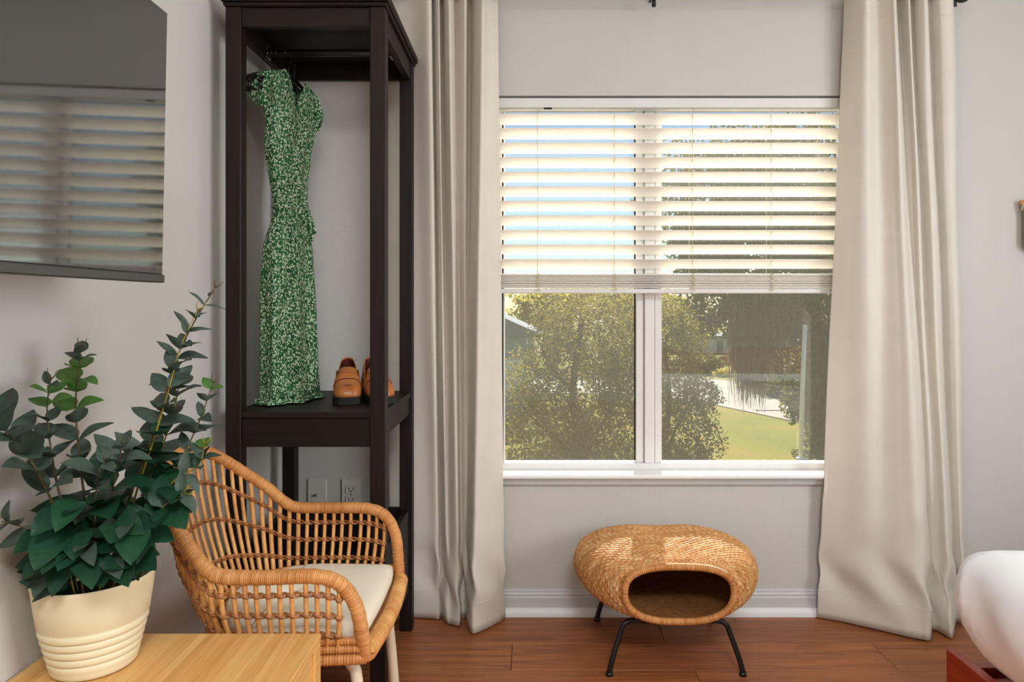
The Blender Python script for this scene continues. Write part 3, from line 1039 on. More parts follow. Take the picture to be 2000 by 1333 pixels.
curtain([(1650, 2.54), (1670, 2.49), (1695, 2.45), (1712, 2.50), (1735, 2.47), (1746, 2.45), (1752, 2.52), (1765, 2.49), (1774, 2.45), (1778, 2.52), (1795, 2.47), (1808, 2.455), (1813, 2.52), (1835, 2.47), (1858, 2.47), (1864, 2.53)],
        [(1595, 2.53), (1640, 2.50), (1690, 2.455), (1730, 2.42), (1770, 2.385), (1800, 2.362), (1817, 2.358), (1820, 2.43), (1830, 2.425), (1845, 2.395), (1860, 2.375), (1865, 2.45), (1867, 2.49), (1875, 2.48), (1882, 2.47), (1887, 2.53)],
        'wide flared beige curtain hanging beside the bed', seed=9)
rd = thing('curtain_rod', 'black metal curtain rod with round finials above the window', 'curtain rod', (.45, 2.488, 2.264))
tube('rod', [(-.62, 2.488, 2.264), (.45, 2.488, 2.264), (1.545, 2.488, 2.264)], .0095, BLACK, rd, 14)
for sx, xx in ((-1, -.625), (1, 1.565)):
    V, Fc, UV = sphere_geo((xx, 2.488, 2.264), .028, .028, .028, 20, 12)
    mesh_obj('finial', V, Fc, BLACK, rd)
for xx in (-.575, PX(1277, 2.49), 1.535):
    g = merge([tube_geo([Vector((xx, YB - .002, 2.274)), Vector((xx, 2.5, 2.274)), Vector((xx, 2.488, 2.252))], .005, 8),
               tube_geo([Vector((xx, 2.488, 2.244)), Vector((xx, 2.488, 2.2215))], .0075, 10)])
    mesh_obj('bracket', g[0], g[1], BLACK, rd)

# ================================================================== wardrobe
wx0, wx1, wy0, wy1, ps = -.861, -.405, 1.972, 2.474, .044
wd = thing('wardrobe', 'tall open dark brown wooden wardrobe with shelf and hanging rail', 'wardrobe', ((wx0 + wx1) / 2, (wy0 + wy1) / 2, 0))
WTOP = 2.036
for (a, b) in ((wx0, wy0), (wx1 - ps, wy0), (wx0, wy1 - ps), (wx1 - ps, wy1 - ps)):
    box('post', a, a + ps, b, b + ps, 0.0, 1.999, ESPRESSO_V, wd, .0022)
box('top_panel', wx0 - .012, wx1 + .012, wy0 - .012, wy1 + .012, 2.012, WTOP, ESPRESSO_H, wd, .004)
box('top_moulding', wx0 - .005, wx1 + .005, wy0 - .005, wy1 + .005, 2.0, 2.0115, ESPRESSO_H, wd, .003)
RZ = 1.938
for (yy, nm) in ((wy0 + .006, 'front_rail'), (wy1 - .028, 'rear_rail')):
    box(nm, wx0 + ps, wx1 - ps, yy, yy + .022, RZ + .006, 1.999, ESPRESSO_H, wd, .0015)
for xx in (wx0 + .006, wx1 - .028):
    box('side_rail', xx, xx + .022, wy0 + ps, wy1 - ps, RZ, 1.999, ESPRESSO_Y, wd, .0015)
tube('hanging_rail', [(wx0 + .028, 2.22, 1.957), ((wx0 + wx1) / 2, 2.22, 1.957), (wx1 - .028, 2.22, 1.957)], .0115, BLACK, wd, 14)
for xx in (wx0 + .029, wx1 - .033):
    box('rail_socket', xx, xx + .004, 2.202, 2.238, 1.939, 1.976, CHROME, wd, .001)
SHZ = .842
box('shelf', wx0 + .012, wx1 - .004, wy0 + .002, wy1 - .002, SHZ - .018, SHZ, ESPRESSO_H, wd, .002)
# shelf is let in between the posts: rails below it
for (yy, nm) in ((wy0 + .007, 'front_rail'), (wy1 - .029, 'rear_rail')):
    box(nm, wx0 + ps, wx1 - ps, yy, yy + .022, .742, SHZ - .0185, ESPRESSO_H, wd, .0015)
for xx in (wx0 + .008, wx1 - .030):
    box('side_rail', xx, xx + .022, wy0 + ps, wy1 - ps, .765, SHZ - .0185, ESPRESSO_Y, wd, .0015)
# low drawer unit
box('side_panel', wx0 + .010, wx0 + .028, wy0 + ps, wy1 - ps, .145, .432, ESPRESSO_Y, wd, .0015)
box('side_panel', wx1 - .028, wx1 - .010, wy0 + ps, wy1 - ps, .145, .432, ESPRESSO_Y, wd, .0015)
box('back_panel', wx0 + ps, wx1 - ps, wy1 - .030, wy1 - .016, .145, .432, ESPRESSO_H, wd, .0015)
box('bottom_panel', wx0 + .029, wx1 - .029, wy0 + .03, wy1 - .031, .148, .164, ESPRESSO_H, wd, .001)
dr = box('drawer', wx0 + ps + .003, wx1 - ps - .003, wy0 + .004, wy0 + .024, .15, .415, ESPRESSO_H, wd, .003)
V, Fc, UV = sphere_geo(((wx0 + wx1) / 2, wy0 - .008, .29), .014, .012, .014, 16, 10)
mesh_obj('knob', V, Fc, BLACK, dr)

# ------------------------------------------------------------------ outlets
def plate(name, px, py, label, cat, duplex):
    c = W(px, py, YB)
    t = thing(name, label, cat, (c.x, YB - .003, c.z), 'wall plates behind the wardrobe')
    box('cover', c.x - .035, c.x + .035, YB - .006, YB - .0002, c.z - .057, c.z + .057, PLASTW, t, .002)
    if duplex:
        for s in (-1, 1):
            zc = c.z + s * .0195
            f = box('socket', c.x - .0165, c.x + .0165, YB - .0085, YB - .0061, zc - .014, zc + .014, PLASTW, t, .004)
            boxes('slot', [(c.x - .0085, c.x - .0062, YB - .0092, YB - .0084, zc - .002, zc + .007), (c.x + .006, c.x + .0085, YB - .0092, YB - .0084, zc - .001, zc + .006),
                           (c.x - .0025, c.x + .0025, YB - .0092, YB - .0084, zc - .0095, zc - .005)], SLOT, f)
        V, Fc, UV = sphere_geo((c.x, YB - .0062, c.z), .003, .001, .003, 10, 6)
        mesh_obj('screw', V, Fc, CHROME, t)
    else:
        pts = [Vector((c.x, YB - .006, c.z)), Vector((c.x, YB - .018, c.z))]
        tube('connector', pts, .0045, CHROME, t, 10)
plate('cable_plate', 620, 966, 'blank wall plate with one small cable connector', 'wall plate', False)
plate('power_outlet', 686, 966, 'ivory double power outlet low on the wall', 'outlet', True)

# ================================================================== hangers and dress
HU = Vector((.26, .966, 0)).normalized()
def hanger(x0, rot, label, zdrop=0):
    u = Vector((math.sin(rot), math.cos(rot), 0))
    top = Vector((x0, 2.22, 1.957))
    t = thing('clothes_hanger', label, 'hanger', top, 'black hangers on the wardrobe rail')
    hk = []
    for a in range(-40, 200, 12):
        hk.append(top + u * (.0185 * math.cos(R(a))) + Vector((0, 0, .0185 * math.sin(R(a)) - .005)))
    hk = [top + Vector((0, 0, -.072)), top + Vector((0, 0, -.05)), top + u * .006 + Vector((0, 0, -.032))] + hk
    tube('hook', catmull(hk, 50), .0018, CHROME, t, 7)
    z0 = top.z - .072
    arms = [(-.15, -.062), (-.138, -.053), (-.09, -.026), (-.04, -.004), (0, .004), (.04, -.004), (.09, -.026), (.138, -.053), (.15, -.062)]
    pts = [Vector((x0, 2.22, z0)) + u * a + Vector((0, 0, b)) for a, b in arms]
    tube('shoulder', catmull(pts, 40), lambda i, n: .0052 + .0006 * abs(2 * i / n - 1) ** 2, BLKPL, t, 10)
    bar = [Vector((x0, 2.22, z0)) + u * a + Vector((0, 0, b)) for a, b in ((-.147, -.066), (-.132, -.08), (0, -.082), (.132, -.08), (.147, -.066))]
    tube('bar', catmull(bar, 24), .0045, BLKPL, t, 8)
    return t
DX, DY = -.766, 2.22
hanger(-.766, .262, 'black hanger holding the green dress')
hanger(-.797, .262, 'empty black hanger hanging left against the green dress')
hanger(-.8095, .262, 'empty black hanger in the middle of the spares')
hanger(-.822, .262, 'empty black hanger nearest the left wall')

dz = lambda y: 1.15 + (595 - y) * 2.19 / F
secs = [(158, 500, 578, .030), (185, 505, 590, .034), (215, 509, 602, .038), (250, 510, 608, .042), (290, 508, 597, .044), (330, 514, 592, .042), (370, 522, 590, .038), (404, 527, 590, .034),
        (425, 525, 591, .036), (450, 516, 595, .042), (485, 507, 601, .048), (540, 506, 604, .050), (600, 506, 607, .052), (680, 506, 611, .054), (740, 507, 613, .056), (775, 506, 615, .058), (792, 500, 618, .066), (800, 494, 621, .076)]
dress = thing('dress', 'green floral sleeveless dress with a tied waist hanging in the wardrobe', 'dress', (DX, DY, SHZ))
NTH = 160
VN = Vector((HU.y, -HU.x, 0))                       # towards the room
viewdir = Vector((-.34, .94, 0)).normalized()
kproj = abs(HU.x * viewdir.y - HU.y * viewdir.x)
rings = []
SZ = [dz(s[0]) for s in secs]
SZ[-1] = SHZ + .004
SZ[-2] = SHZ + .018
cxs = [PX((s[1] + s[2]) / 2 + 4, 2.19) for s in secs]
aas = [(s[2] - s[1]) / 2 * 2.19 / F / kproj * .80 for s in secs]
bbs = [s[3] for s in secs]
aas[0], aas[1], aas[2] = .128, .126, .122
cxs[0] = cxs[1] = -.766
cxs[2] = -.764
NS = 110
rgf = random.Random(5)
for q in range(NS + 1):
    tt = q / NS * (len(secs) - 1)
    k = min(int(tt), len(secs) - 2)
    u = tt - k
    u = u * u * (3 - 2 * u) if 0 else u
    z = SZ[k] + (SZ[k + 1] - SZ[k]) * u
    cx = cxs[k] + (cxs[k + 1] - cxs[k]) * u
    a = aas[k] + (aas[k + 1] - aas[k]) * u
    b = bbs[k] + (bbs[k + 1] - bbs[k]) * u
    frac = q / NS
    ring = []
    for j in range(NTH):
        th = 2 * math.pi * j / NTH
        skirt = max(0, min(1, (dz(425) - z) / .25))
        bod = max(0, min(1, (z - dz(404)) / .15))
        gath = math.exp(-((z - dz(408)) / .05) ** 2)
        fold = .010 * skirt * math.sin(7 * th + 1.2 + .6 * math.sin(z * 5)) + .005 * skirt * math.sin(15 * th + z * 3) + .004 * bod * math.sin(9 * th + 2 * z * 6) + .004 * gath * math.sin(24 * th)
        if q > NS - 4:
            fold += .006 * math.sin(13 * th + 1)
        ca, sa = math.cos(th), math.sin(th)
        rr_a, rr_b = a + fold * .6, b + fold
        p = Vector((cx, DY, z)) + HU * (rr_a * ca) + VN * (rr_b * sa)
        if frac < .13:       # shoulders slope, V neck in front
            top_k = 1 - frac / .13
            p.z += top_k * (1.903 - .050 * abs(ca) - SZ[0])
            if sa > 0:
                p.z -= top_k * .13 * max(0, 1 - abs(ca) / .42) * min(1, sa * 1.5)
            else:
                p.z -= top_k * .015 * max(0, 1 - abs(ca) / .42)
        if p.z < SHZ + .003:
            p.z = SHZ + .003
        p.x = max(p.x, XL + .006)
        ring.append(p)
    rings.append(ring)
V = [p for r_ in rings for p in r_]
ob = mesh_obj('gown', V, grid_faces(NS + 1, NTH, False, True), DRESS, dress)
md = ob.modifiers.new('thickness', 'SOLIDIFY')
md.thickness = .0018
# waist tie
kw = min(range(NS + 1), key=lambda q: abs(rings[q][0].z - dz(406)))
cen = sum(rings[kw], Vector()) / NTH
pts = [cen + (p - cen) * 1.03 for p in rings[kw][::4]]
tube('waist_tie', pts, .0075, DRESS, dress, 8, True)
wpt = cen + HU * .035 + VN * .034
for s, L in ((0, .10), (1, .075)):
    pts = [wpt + HU * (.012 * s), wpt + HU * (.006 + .012 * s) + Vector((0, 0, -L * .4)) + VN * .006, wpt + HU * (.010 + .02 * s) + Vector((0, 0, -L)) + VN * .010]
    tube('tie_end', catmull(pts, 12), lambda i, n: .004 + .004 * i / n, DRESS, dress, 8, flat=.45)
# flutter sleeves: soft sheets falling from both shoulders
def sleeve(e):
    V = []
    nu, nv = 14, 14
    for i in range(nu + 1):
        a = (i / nu - .5) * 2
        for j in range(nv + 1):
            v = j / nv
            sh = Vector((cxs[0], DY, 1.853)) + HU * (e * ((.112 if e < 0 else .108) + .018 * math.sin(v * 2.6))) + VN * (a * (.034 + .016 * v))
            sh.z -= v * (.115 if e < 0 else .150) * (1 - .35 * a * a) - .012 * (1 - a * a)
            sh += HU * (.006 * e * math.sin(a * 6 + v * 3))
            sh.x = max(sh.x, XL + .006)
            V.append(sh)
    o = mesh_obj('sleeve', V, grid_faces(nu + 1, nv + 1), DRESS, dress)
    m = o.modifiers.new('thickness', 'SOLIDIFY')
    m.thickness = .002
sleeve(-1)
sleeve(1)
# collar facing at the neck
pts = [p + Vector((0, 0, .001)) for p in rings[0][::2]]
tube('collar', pts, .0032, DRESS, dress, 7, True)

# ================================================================== loafers
def loafer(toe, heel, label, side):
    toe, heel = Vector(toe), Vector(heel)
    L = (heel - toe).length
    fw = (heel - toe).normalized()
    sd = Vector((fw.y, -fw.x, 0))
    base = Vector((toe.x, toe.y, SHZ))
    t = thing('loafer', label, 'shoe', (toe + heel) / 2, 'tan loafers on the wardrobe shelf')
    def P(s, w, h):
        return base + fw * (s * L) + sd * w + Vector((0, 0, h))
    S = [0, .03, .09, .18, .30, .42, .54, .66, .78, .88, .95, 1.0]
    HW = [.022, .033, .040, .0435, .0435, .040, .036, .034, .034, .033, .028, .017]
    def hw(s):
        return float(np.interp(s, S, HW))
    # sole: platform plus heel block
    V, n = [], 44
    loop = []
    for k in range(n + 1):
        s = .5 - .5 * math.cos(math.pi * k / n)
        loop.append((s, hw(s) + .0025))
    out = [(s, w) for s, w in loop] + [(s, -w) for s, w in reversed(loop)]
    m = len(out)
    for z in (.001, .024):
        for s, w in out:
            V.append(P(s, w, z + (.006 * s if z > .01 else 0)))
    Fc = [(i, (i + 1) % m, m + (i + 1) % m, m + i) for i in range(m)] + [tuple(range(m - 1, -1, -1)), tuple(range(m, 2 * m))]
    mesh_obj('sole', V, Fc, SOLE, t, False)
    # upper: arch sections, open at the collar
    TOPH = [(0, .040), (.03, .050), (.09, .058), (.18, .064), (.30, .074), (.42, .092), (.50, .104), (.54, .108)]
    NA = 22
    V, Fc = [], []
    ss = [.0, .015, .03, .06, .10, .15, .2, .25, .3, .35, .4, .45, .5, .53]
    for s in [-3, -2, -1] + ss:
        cs = {-3: .05, -2: .55, -1: .88}.get(s, 1.0)
        s = max(s, 0) - (1 - cs) * .02 * (1 if cs < 1 else 0)
        h0, ht = .024, float(np.interp(s, [a for a, b in TOPH], [b for a, b in TOPH]))
        w = hw(s)
        for k in range(NA + 1):
            a = math.pi * k / NA
            ca, sa = math.cos(a), math.sin(a)
            e = .62
            V.append(P(s, cs * w * math.copysign(abs(ca) ** e, ca), h0 + cs * (ht - h0) * abs(sa) ** e))
    Fc += grid_faces(len(ss) + 3, NA + 1)
    # quarters round the heel
    k0 = len(V)
    NQ = 40
    for k in range(NQ + 1):
        f = k / NQ
        a = -math.pi / 2 + math.pi * f
        if f < .3:
            s, w = .50 + (f / .3) * .38, None
        elif f > .7:
            s, w = .50 + ((1 - f) / .3) * .38, None
        else:
            s, w = None, None
        g = (f - .3) / .4
        if s is None:
            an = math.pi * g
            s = .88 + .12 * math.sin(an)
            w = -.033 * math.cos(an)
        else:
            w = hw(s) * (-1 if f < .5 else 1)
        topz = .098 + .030 * max(0, (s - .62) / .38) - .010 * math.exp(-((s - .66) / .1) ** 2)
        for j in range(5):
            q = j / 4
            V.append(P(s, w * (1 - (.10 + .42 * max(0, (s - .55) / .45)) * q * q), .024 + (topz - .024) * q))
    Fc += [tuple(i + k0 for i in f_) for f_ in grid_faces(NQ + 1, 5)]
    up_ = mesh_obj('upper', V, Fc, LEATHER, t)
    m_ = up_.modifiers.new('thickness', 'SOLIDIFY')
    m_.thickness = .002
    m_.offset = -1
    # dark red lining inside
    V, Fc = [], []
    k0 = 0
    for k in range(NQ + 1):
        f = k / NQ
        g = (f - .3) / .4
        if f < .3:
            s = .47 + (f / .3) * .41
            w = -hw(s)
        elif f > .7:
            s = .47 + ((1 - f) / .3) * .41
            w = hw(s)
        else:
            s = .88 + .115 * math.sin(math.pi * g)
            w = -.033 * math.cos(math.pi * g)
        topz = .097 + .030 * max(0, (s - .62) / .38) - .010 * math.exp(-((s - .66) / .1) ** 2)
        for j in range(5):
            q = j / 4
            V.append(P(s - .006, w * (.90 - (.10 + .40 * max(0, (s - .55) / .45)) * q * q), .032 + (topz - .034) * q))
    Fc = grid_faces(NQ + 1, 5)
    Fc.append(tuple(i * 5 for i in range(NQ + 1)))
    mesh_obj('lining', V, Fc, LINING, t)
    # saddle strap across the vamp and its shadow slot, raised apron seam
    def band(s0, s1, lift, name, mat, a0=12, a1=168):
        V = []
        rows_ = 4
        for r_ in range(rows_ + 1):
            s = s0 + (s1 - s0) * r_ / rows_
            ht = float(np.interp(s, [a for a, b in TOPH], [b for a, b in TOPH]))
            w = hw(s)
            for k in range(NA + 1):
                a = R(a0 + (a1 - a0) * k / NA)
                ca, sa = math.cos(a), math.sin(a)
                V.append(P(s, (w + lift) * math.copysign(abs(ca) ** .62, ca), .024 + (ht - .024 + lift) * abs(sa) ** .62))
        o = mesh_obj(name, V, grid_faces(rows_ + 1, NA + 1), mat, t)
        q = o.modifiers.new('thickness', 'SOLIDIFY')
        q.thickness = .0022
    band(.30, .40, .0026, 'strap', LEATHER)
    band(.285, .30, .0012, 'seam', LINING, 25, 155)
    pts = [P(.10 + .20 * (1 - math.sin(math.pi * k / 20)) * 1.0, .036 * math.cos(math.pi * k / 20), .0) for k in range(21)]
    g = []
    for k in range(21):
        a = math.pi * k / 20
        s = .30 - .21 * math.sin(a)
        ht = float(np.interp(s, [x for x, b in TOPH], [b for x, b in TOPH]))
        w = .78 * hw(s) * math.cos(a)
        rel = min(.999, abs(w) / hw(s))
        zz = .024 + (ht - .024) * (1 - rel ** (1 / .62 * 1.0)) ** .31
        g.append(P(s, w, zz + .0006))
    tube('apron_seam', g, .0013, LINING, t, 6)
loafer((PX(679, 2.115), 2.115, SHZ), (PX(679, 2.36), 2.36, SHZ), 'tan leather loafer nearest the green dress', -1)
loafer((PX(748, 2.125), 2.125, SHZ), (PX(722, 2.362), 2.362, SHZ), 'tan leather loafer half hidden behind the wardrobe post', 1)

# ================================================================== rattan armchair
CY = 1.67
near = [(-.345, 1.475, .405), (-.350, 1.462, .46), (-.360, 1.450, .52), (-.388, 1.440, .567), (-.44, 1.432, .587), (-.55, 1.425, .587), (-.632, 1.428, .589), (-.667, 1.433, .604), (-.715, 1.448, .652), (-.77, 1.485, .706), (-.812, 1.54, .757), (-.832, 1.605, .786), (-.838, 1.67, .794)]
nbase = [(-.345, 1.475, .41), (-.355, 1.472, .41), (-.37, 1.470, .41), (-.40, 1.468, .41), (-.45, 1.465, .41), (-.55, 1.463, .41), (-.62, 1.475, .41), (-.648, 1.487, .41), (-.675, 1.510, .41), (-.70, 1.545, .41), (-.72, 1.585, .41), (-.732, 1.625, .41), (-.735, 1.67, .41)]
mir = lambda L_: [Vector(p) for p in L_] + [Vector((p[0], 2 * CY - p[1], p[2])) for p in reversed(L_[:-1])]
RAILC, BASEC = mir(near), mir(nbase)
ch = thing('armchair', 'rattan armchair with openwork woven back and cream steel legs', 'chair', (-.56, CY, 0))
NR = 480
railp = catmull(RAILC, NR)
basep = catmull(BASEC, NR)
rp, RL = resample(railp, 2200)
tube('arm_rail', rp, lambda i, n: .0150 + .0006 * math.sin(i * 2 * math.pi / 5.0) + .0004 * math.sin(i * .17), RATTAN_WRAP, ch, 12)
# stakes
cum = [0.0]
for a, b in zip(railp, railp[1:]):
    cum.append(cum[-1] + (b - a).length)
def idx_at(s):
    return min(range(NR + 1), key=lambda k: abs(cum[k] - s))
i0, iA = int(NR * 3.1 / 24), int(NR * 6.6 / 24)
stakes = []
s = cum[i0]
while s < RL / 2 + 1e-6:
    stakes.append(s)
    s += .0245 if s < cum[iA] else .0335
half = stakes[:-1] if abs(stakes[-1] - RL / 2) < .012 else stakes
allS = half + [RL / 2] + [RL - q for q in reversed(half)]
def side_pt(k, f):
    """point on the basket side: f = 0 at the seat, 1 at the rail, slightly bellied"""
    a, b = basep[k], railp[k]
    p = a.lerp(b, f)
    out = Vector((p.x + .56, p.y - CY, 0)).normalized()
    return p + out * (.016 * math.sin(math.pi * f) * (1 if p.x < -.62 else .5))
SK = [idx_at(q) for q in allS]
for k in SK:
    pts = [side_pt(k, f) for f in (0.02, .2, .4, .6, .8, .985)]
    tube('stake', catmull(pts, 10), .0049, RATTAN_ROD, ch, 7, flat=1.25)
for f in (.27, .53, .78):
    g = []
    lo, hi = SK[0] - 3, SK[-1] + 3
    pos = {k: i for i, k in enumerate(SK)}
    ks = np.array(SK)
    for ph in (0, 1):
        pts = []
        for k in range(lo, hi + 1):
            ii = float(np.interp(k, ks, np.arange(len(ks))))
            p = side_pt(k, f)
            nrm = Vector((p.x + .56, p.y - CY, 0)).normalized() if p.x < -.62 else Vector((0, 1 if p.y > CY else -1, 0))
            w = math.cos(math.pi * (ii + ph))
            pts.append(p + nrm * (.0062 * w) + Vector((0, 0, .0035 * math.sin(math.pi * (ii + ph)))))
        g.append(tube_geo(pts, .0027, 6))
    for k in SK:
        p = side_pt(k, f)
        g.append(sphere_geo(p, .0088, .0088, .0072, 8, 5))
    V, Fc, UV = merge(g)
    mesh_obj('woven_band', V, Fc, RATTAN_TWINE, ch, True, UV)
# seat rims: woven band round the seat, wrapped lower rim, plaited front rail
for (zz, r_, off) in ((.437, .0085, .004), (.421, .0085, .007), (.399, .0125, .004)):
    pts = [p + Vector((0, 0, zz - .41)) + Vector((p.x + .5, p.y - CY, 0)).normalized() * off for p in basep]
    pp, _ = resample(pts, 700)
    tube('seat_rim', pp, lambda i, n, r_=r_: r_ * (1 + .07 * math.sin(i * 2 * math.pi / 4.0)), RATTAN_WRAP, ch, 9)
fr = []
A, B = Vector((-.341, 1.472, .408)), Vector((-.341, 2 * CY - 1.472, .408))
g = []
for ph in range(3):
    pts = []
    for k in range(241):
        t_ = k / 240
        a = t_ * 2 * math.pi * 10 + ph * 2 * math.pi / 3
        p = A.lerp(B, t_) + Vector((.012 * math.sin(math.pi * t_), 0, 0))
        pts.append(p + Vector((.0105 * math.cos(a), 0, .0115 * math.sin(a))))
    g.append(tube_geo(pts, .0088, 8))
V, Fc, UV = merge(g)
mesh_obj('front_rail', V, Fc, RATTAN_ROD, ch, True, UV)
# seat deck
deck = [Vector((p.x, p.y, .405)) for p in basep[::8]]
V = deck + [Vector((p.x, p.y, .413)) for p in deck]
m = len(deck)
Fc = [(i, (i + 1) % m, m + (i + 1) % m, m + i) for i in range(m)] + [tuple(range(m - 1, -1, -1)), tuple(range(m, 2 * m))]
mesh_obj('seat_deck', V, Fc, RATTAN_TWINE, ch, False)
for sy in (-1, 1):
    yy = lambda o: CY + sy * o
    tube('leg', catmull([(-.47, yy(.150), .388), (-.42, yy(.152), .386), (-.385, yy(.158), .365), (-.368, yy(.165), .31), (-.345, yy(.185), .012)], 36), .0125, CREAMLEG, ch, 12)
    tube('leg', catmull([(-.58, yy(.145), .388), (-.63, yy(.146), .386), (-.665, yy(.150), .365), (-.682, yy(.155), .31), (-.715, yy(.175), .012)], 36), .0125, CREAMLEG, ch, 12)
    for xx, o in ((-.345, .185), (-.715, .175)):
        tube('foot_cap', [(xx, yy(o), .0), (xx, yy(o), .016)], .0142, BLACK, ch, 12)
# cushion lying in the seat
cu = []
nb = [p for p in basep[10:-9:6]]
outl = [Vector((-.357, CY - .178, 0))] + [Vector((p.x + .024 * (1 if p.x < -.6 else .0), CY + (p.y - CY) * .92, 0)) for p in nb if p.x < -.375] + [Vector((-.357, CY + .178, 0))]
outl += [Vector((-.352, CY + .09, 0)), Vector((-.350, CY, 0)), Vector((-.352, CY - .09, 0))]
outl = catmull(outl, 120, True)
cc = sum(outl, Vector()) / len(outl)
prof = [(.0, .4135), (.6, .4135), (.96, .4145), (.99, .420), (1.0, .430), (1.0, .440), (.985, .450), (.95, .4565), (.85, .461), (.6, .464), (.35, .4635), (.18, .461), (.08, .455), (.0, .451)]
V = []
for (s_, z_) in prof:
    for p in outl:
        q = cc + (p - cc) * s_
        V.append((q.x, q.y, z_))
tag(mesh_obj('seat_cushion', V, grid_faces(len(prof), len(outl), False, True), CUSHION), 'cream tufted seat cushion lying in the rattan armchair', 'cushion')

# ================================================================== wicker footstool (pet house)
OXC = .461
ft = thing('footstool', 'woven wicker footstool with an oval front opening on black legs', 'footstool', (OXC, 2.33, 0))
prof = [  # y, half width, top z, bottom z
    (2.098, .166, .354, .188), (2.110, .190, .362, .180), (2.130, .214, .3685, .175), (2.160, .241, .3735, .171), (2.200, .266, .377, .168), (2.250, .286, .379, .166), (2.310, .298, .379, .165), (2.370, .299, .376, .165),
    (2.430, .288, .370, .167), (2.480, .264, .361, .171), (2.515, .228, .349, .178), (2.537, .178, .333, .190), (2.548, .115, .312, .212), (2.552, .04, .285, .245)]
PA = np.array(prof)
cpts = catmull([Vector((p[0], p[1], p[2])) for p in prof], 400)
cpb = catmull([Vector((p[0], p[1], p[3])) for p in prof], 400)
arr = np.array([(a.x, a.y, a.z, b.z) for a, b in zip(cpts, cpb)])
sl = np.concatenate([[0], np.cumsum(np.linalg.norm(np.diff(arr[:, :2], axis=0), axis=1))])
ROWS, SPR, STK, SPS = 66, 6, 100, 5
nt, nth = ROWS * SPR + 1, STK * SPS
tt = np.linspace(0, sl[-1], nt)
prm = np.stack([np.interp(tt, sl, arr[:, c]) for c in range(4)], 1)
th = np.linspace(0, 2 * math.pi, nth + 1)
def body_pts(prm, th, inset=0.0):
    y = prm[:, 0][:, None]
    a = (prm[:, 1] - inset)[:, None]
    zc = ((prm[:, 2] + prm[:, 3]) / 2)[:, None]
    b = ((prm[:, 2] - prm[:, 3]) / 2 - inset)[:, None]
    a = np.maximum(a, .004)
    b = np.maximum(b, .003)
    e = 2 / 2.75
    ca, sa = np.cos(th)[None, :], np.sin(th)[None, :]
    x = OXC + a * np.sign(ca) * np.abs(ca) ** e
    z = zc + b * np.sign(sa) * np.abs(sa) ** e
    # shallow saddle dip on the top, narrower underneath
    z = z - .006 * np.exp(-((x - OXC) / .07) ** 2) * (sa > .3) * np.clip((y - 2.12) / .1, 0, 1)
    low = np.clip(-sa, 0, 1)
    x = OXC + (x - OXC) * (1 - .10 * low)
    return np.stack([x, np.broadcast_to(y, x.shape), z], -1)
# even spacing of stakes around the widest ring
ring = body_pts(prm[nt // 2:nt // 2 + 1], np.linspace(0, 2 * math.pi, 2001))[0]
cl = np.concatenate([[0], np.cumsum(np.linalg.norm(np.diff(ring, axis=0), axis=1))])
thE = np.interp(np.linspace(0, cl[-1], nth + 1), cl, np.linspace(0, 2 * math.pi, 2001))
Pt = body_pts(prm, thE)
du = np.gradient(Pt, axis=1)
dv = np.gradient(Pt, axis=0)
du[:, 0] = du[:, -1] = (Pt[:, 1] - Pt[:, -2])
Nn = np.cross(du, dv)
Nn /= np.maximum(np.linalg.norm(Nn, axis=2), 1e-9)[..., None]
cen = np.stack([np.full_like(prm[:, 0], OXC), np.full_like(prm[:, 0], 2.33), (prm[:, 2] + prm[:, 3]) / 2], -1)[:, None, :]
flip = np.sign(np.sum(Nn * (Pt - cen), axis=2))
Nn *= np.where(flip == 0, 1, flip)[..., None]
uu = np.arange(nth + 1) / SPS
vv = np.arange(nt) / SPR
U2, V2 = np.meshgrid(uu, vv)
rowi = np.floor(V2 + 1e-6)
rounded = np.sqrt(np.clip(np.sin(np.pi * (V2 - rowi)), 0, 1) + 1e-4)
weave = .5 + .5 * np.cos(np.pi * (U2 + rowi))
disp = .0062 * rounded * (.35 + .65 * weave) - .0025
disp += .0006 * np.sin(U2 * 1.7 + rowi * 2.3)
Pd = Pt + Nn * disp[..., None]
Vb = Pd.reshape(-1, 3)
ii, jj = np.meshgrid(np.arange(nt - 1), np.arange(nth), indexing='ij')
Q = nth + 1
Fb = np.stack([ii * Q + jj, (ii + 1) * Q + jj, (ii + 1) * Q + jj + 1, ii * Q + jj + 1], -1).reshape(-1, 4)
np_mesh('woven_shell', Vb, Fb, WICKER, ft, True, np.stack([U2.ravel(), V2.ravel() + .001], 1))
prm_i = prm[::6]
th_i = np.linspace(0, 2 * math.pi, 121)
Pi = body_pts(prm_i, th_i, .009).reshape(-1, 3)
a_, b_ = len(prm_i), 121
ii, jj = np.meshgrid(np.arange(a_ - 1), np.arange(b_ - 1), indexing='ij')
Fi = np.stack([ii * b_ + jj, ii * b_ + jj + 1, (ii + 1) * b_ + jj + 1, (ii + 1) * b_ + jj], -1).reshape(-1, 4)
np_mesh('inner_shell', Pi, Fi, WICKER_IN, ft, True)
rim = body_pts(prm[:1], np.linspace(0, 2 * math.pi, 900))[0][:-1]
rimp = [Vector(p) for p in rim]
rimp, _ = resample(rimp + [rimp[0]], 900)
tube('opening_rim', rimp[:-1], lambda i, n: .0108 + .0008 * math.sin(i * 2 * math.pi / 6), RATTAN_WRAP, ft, 10, True)
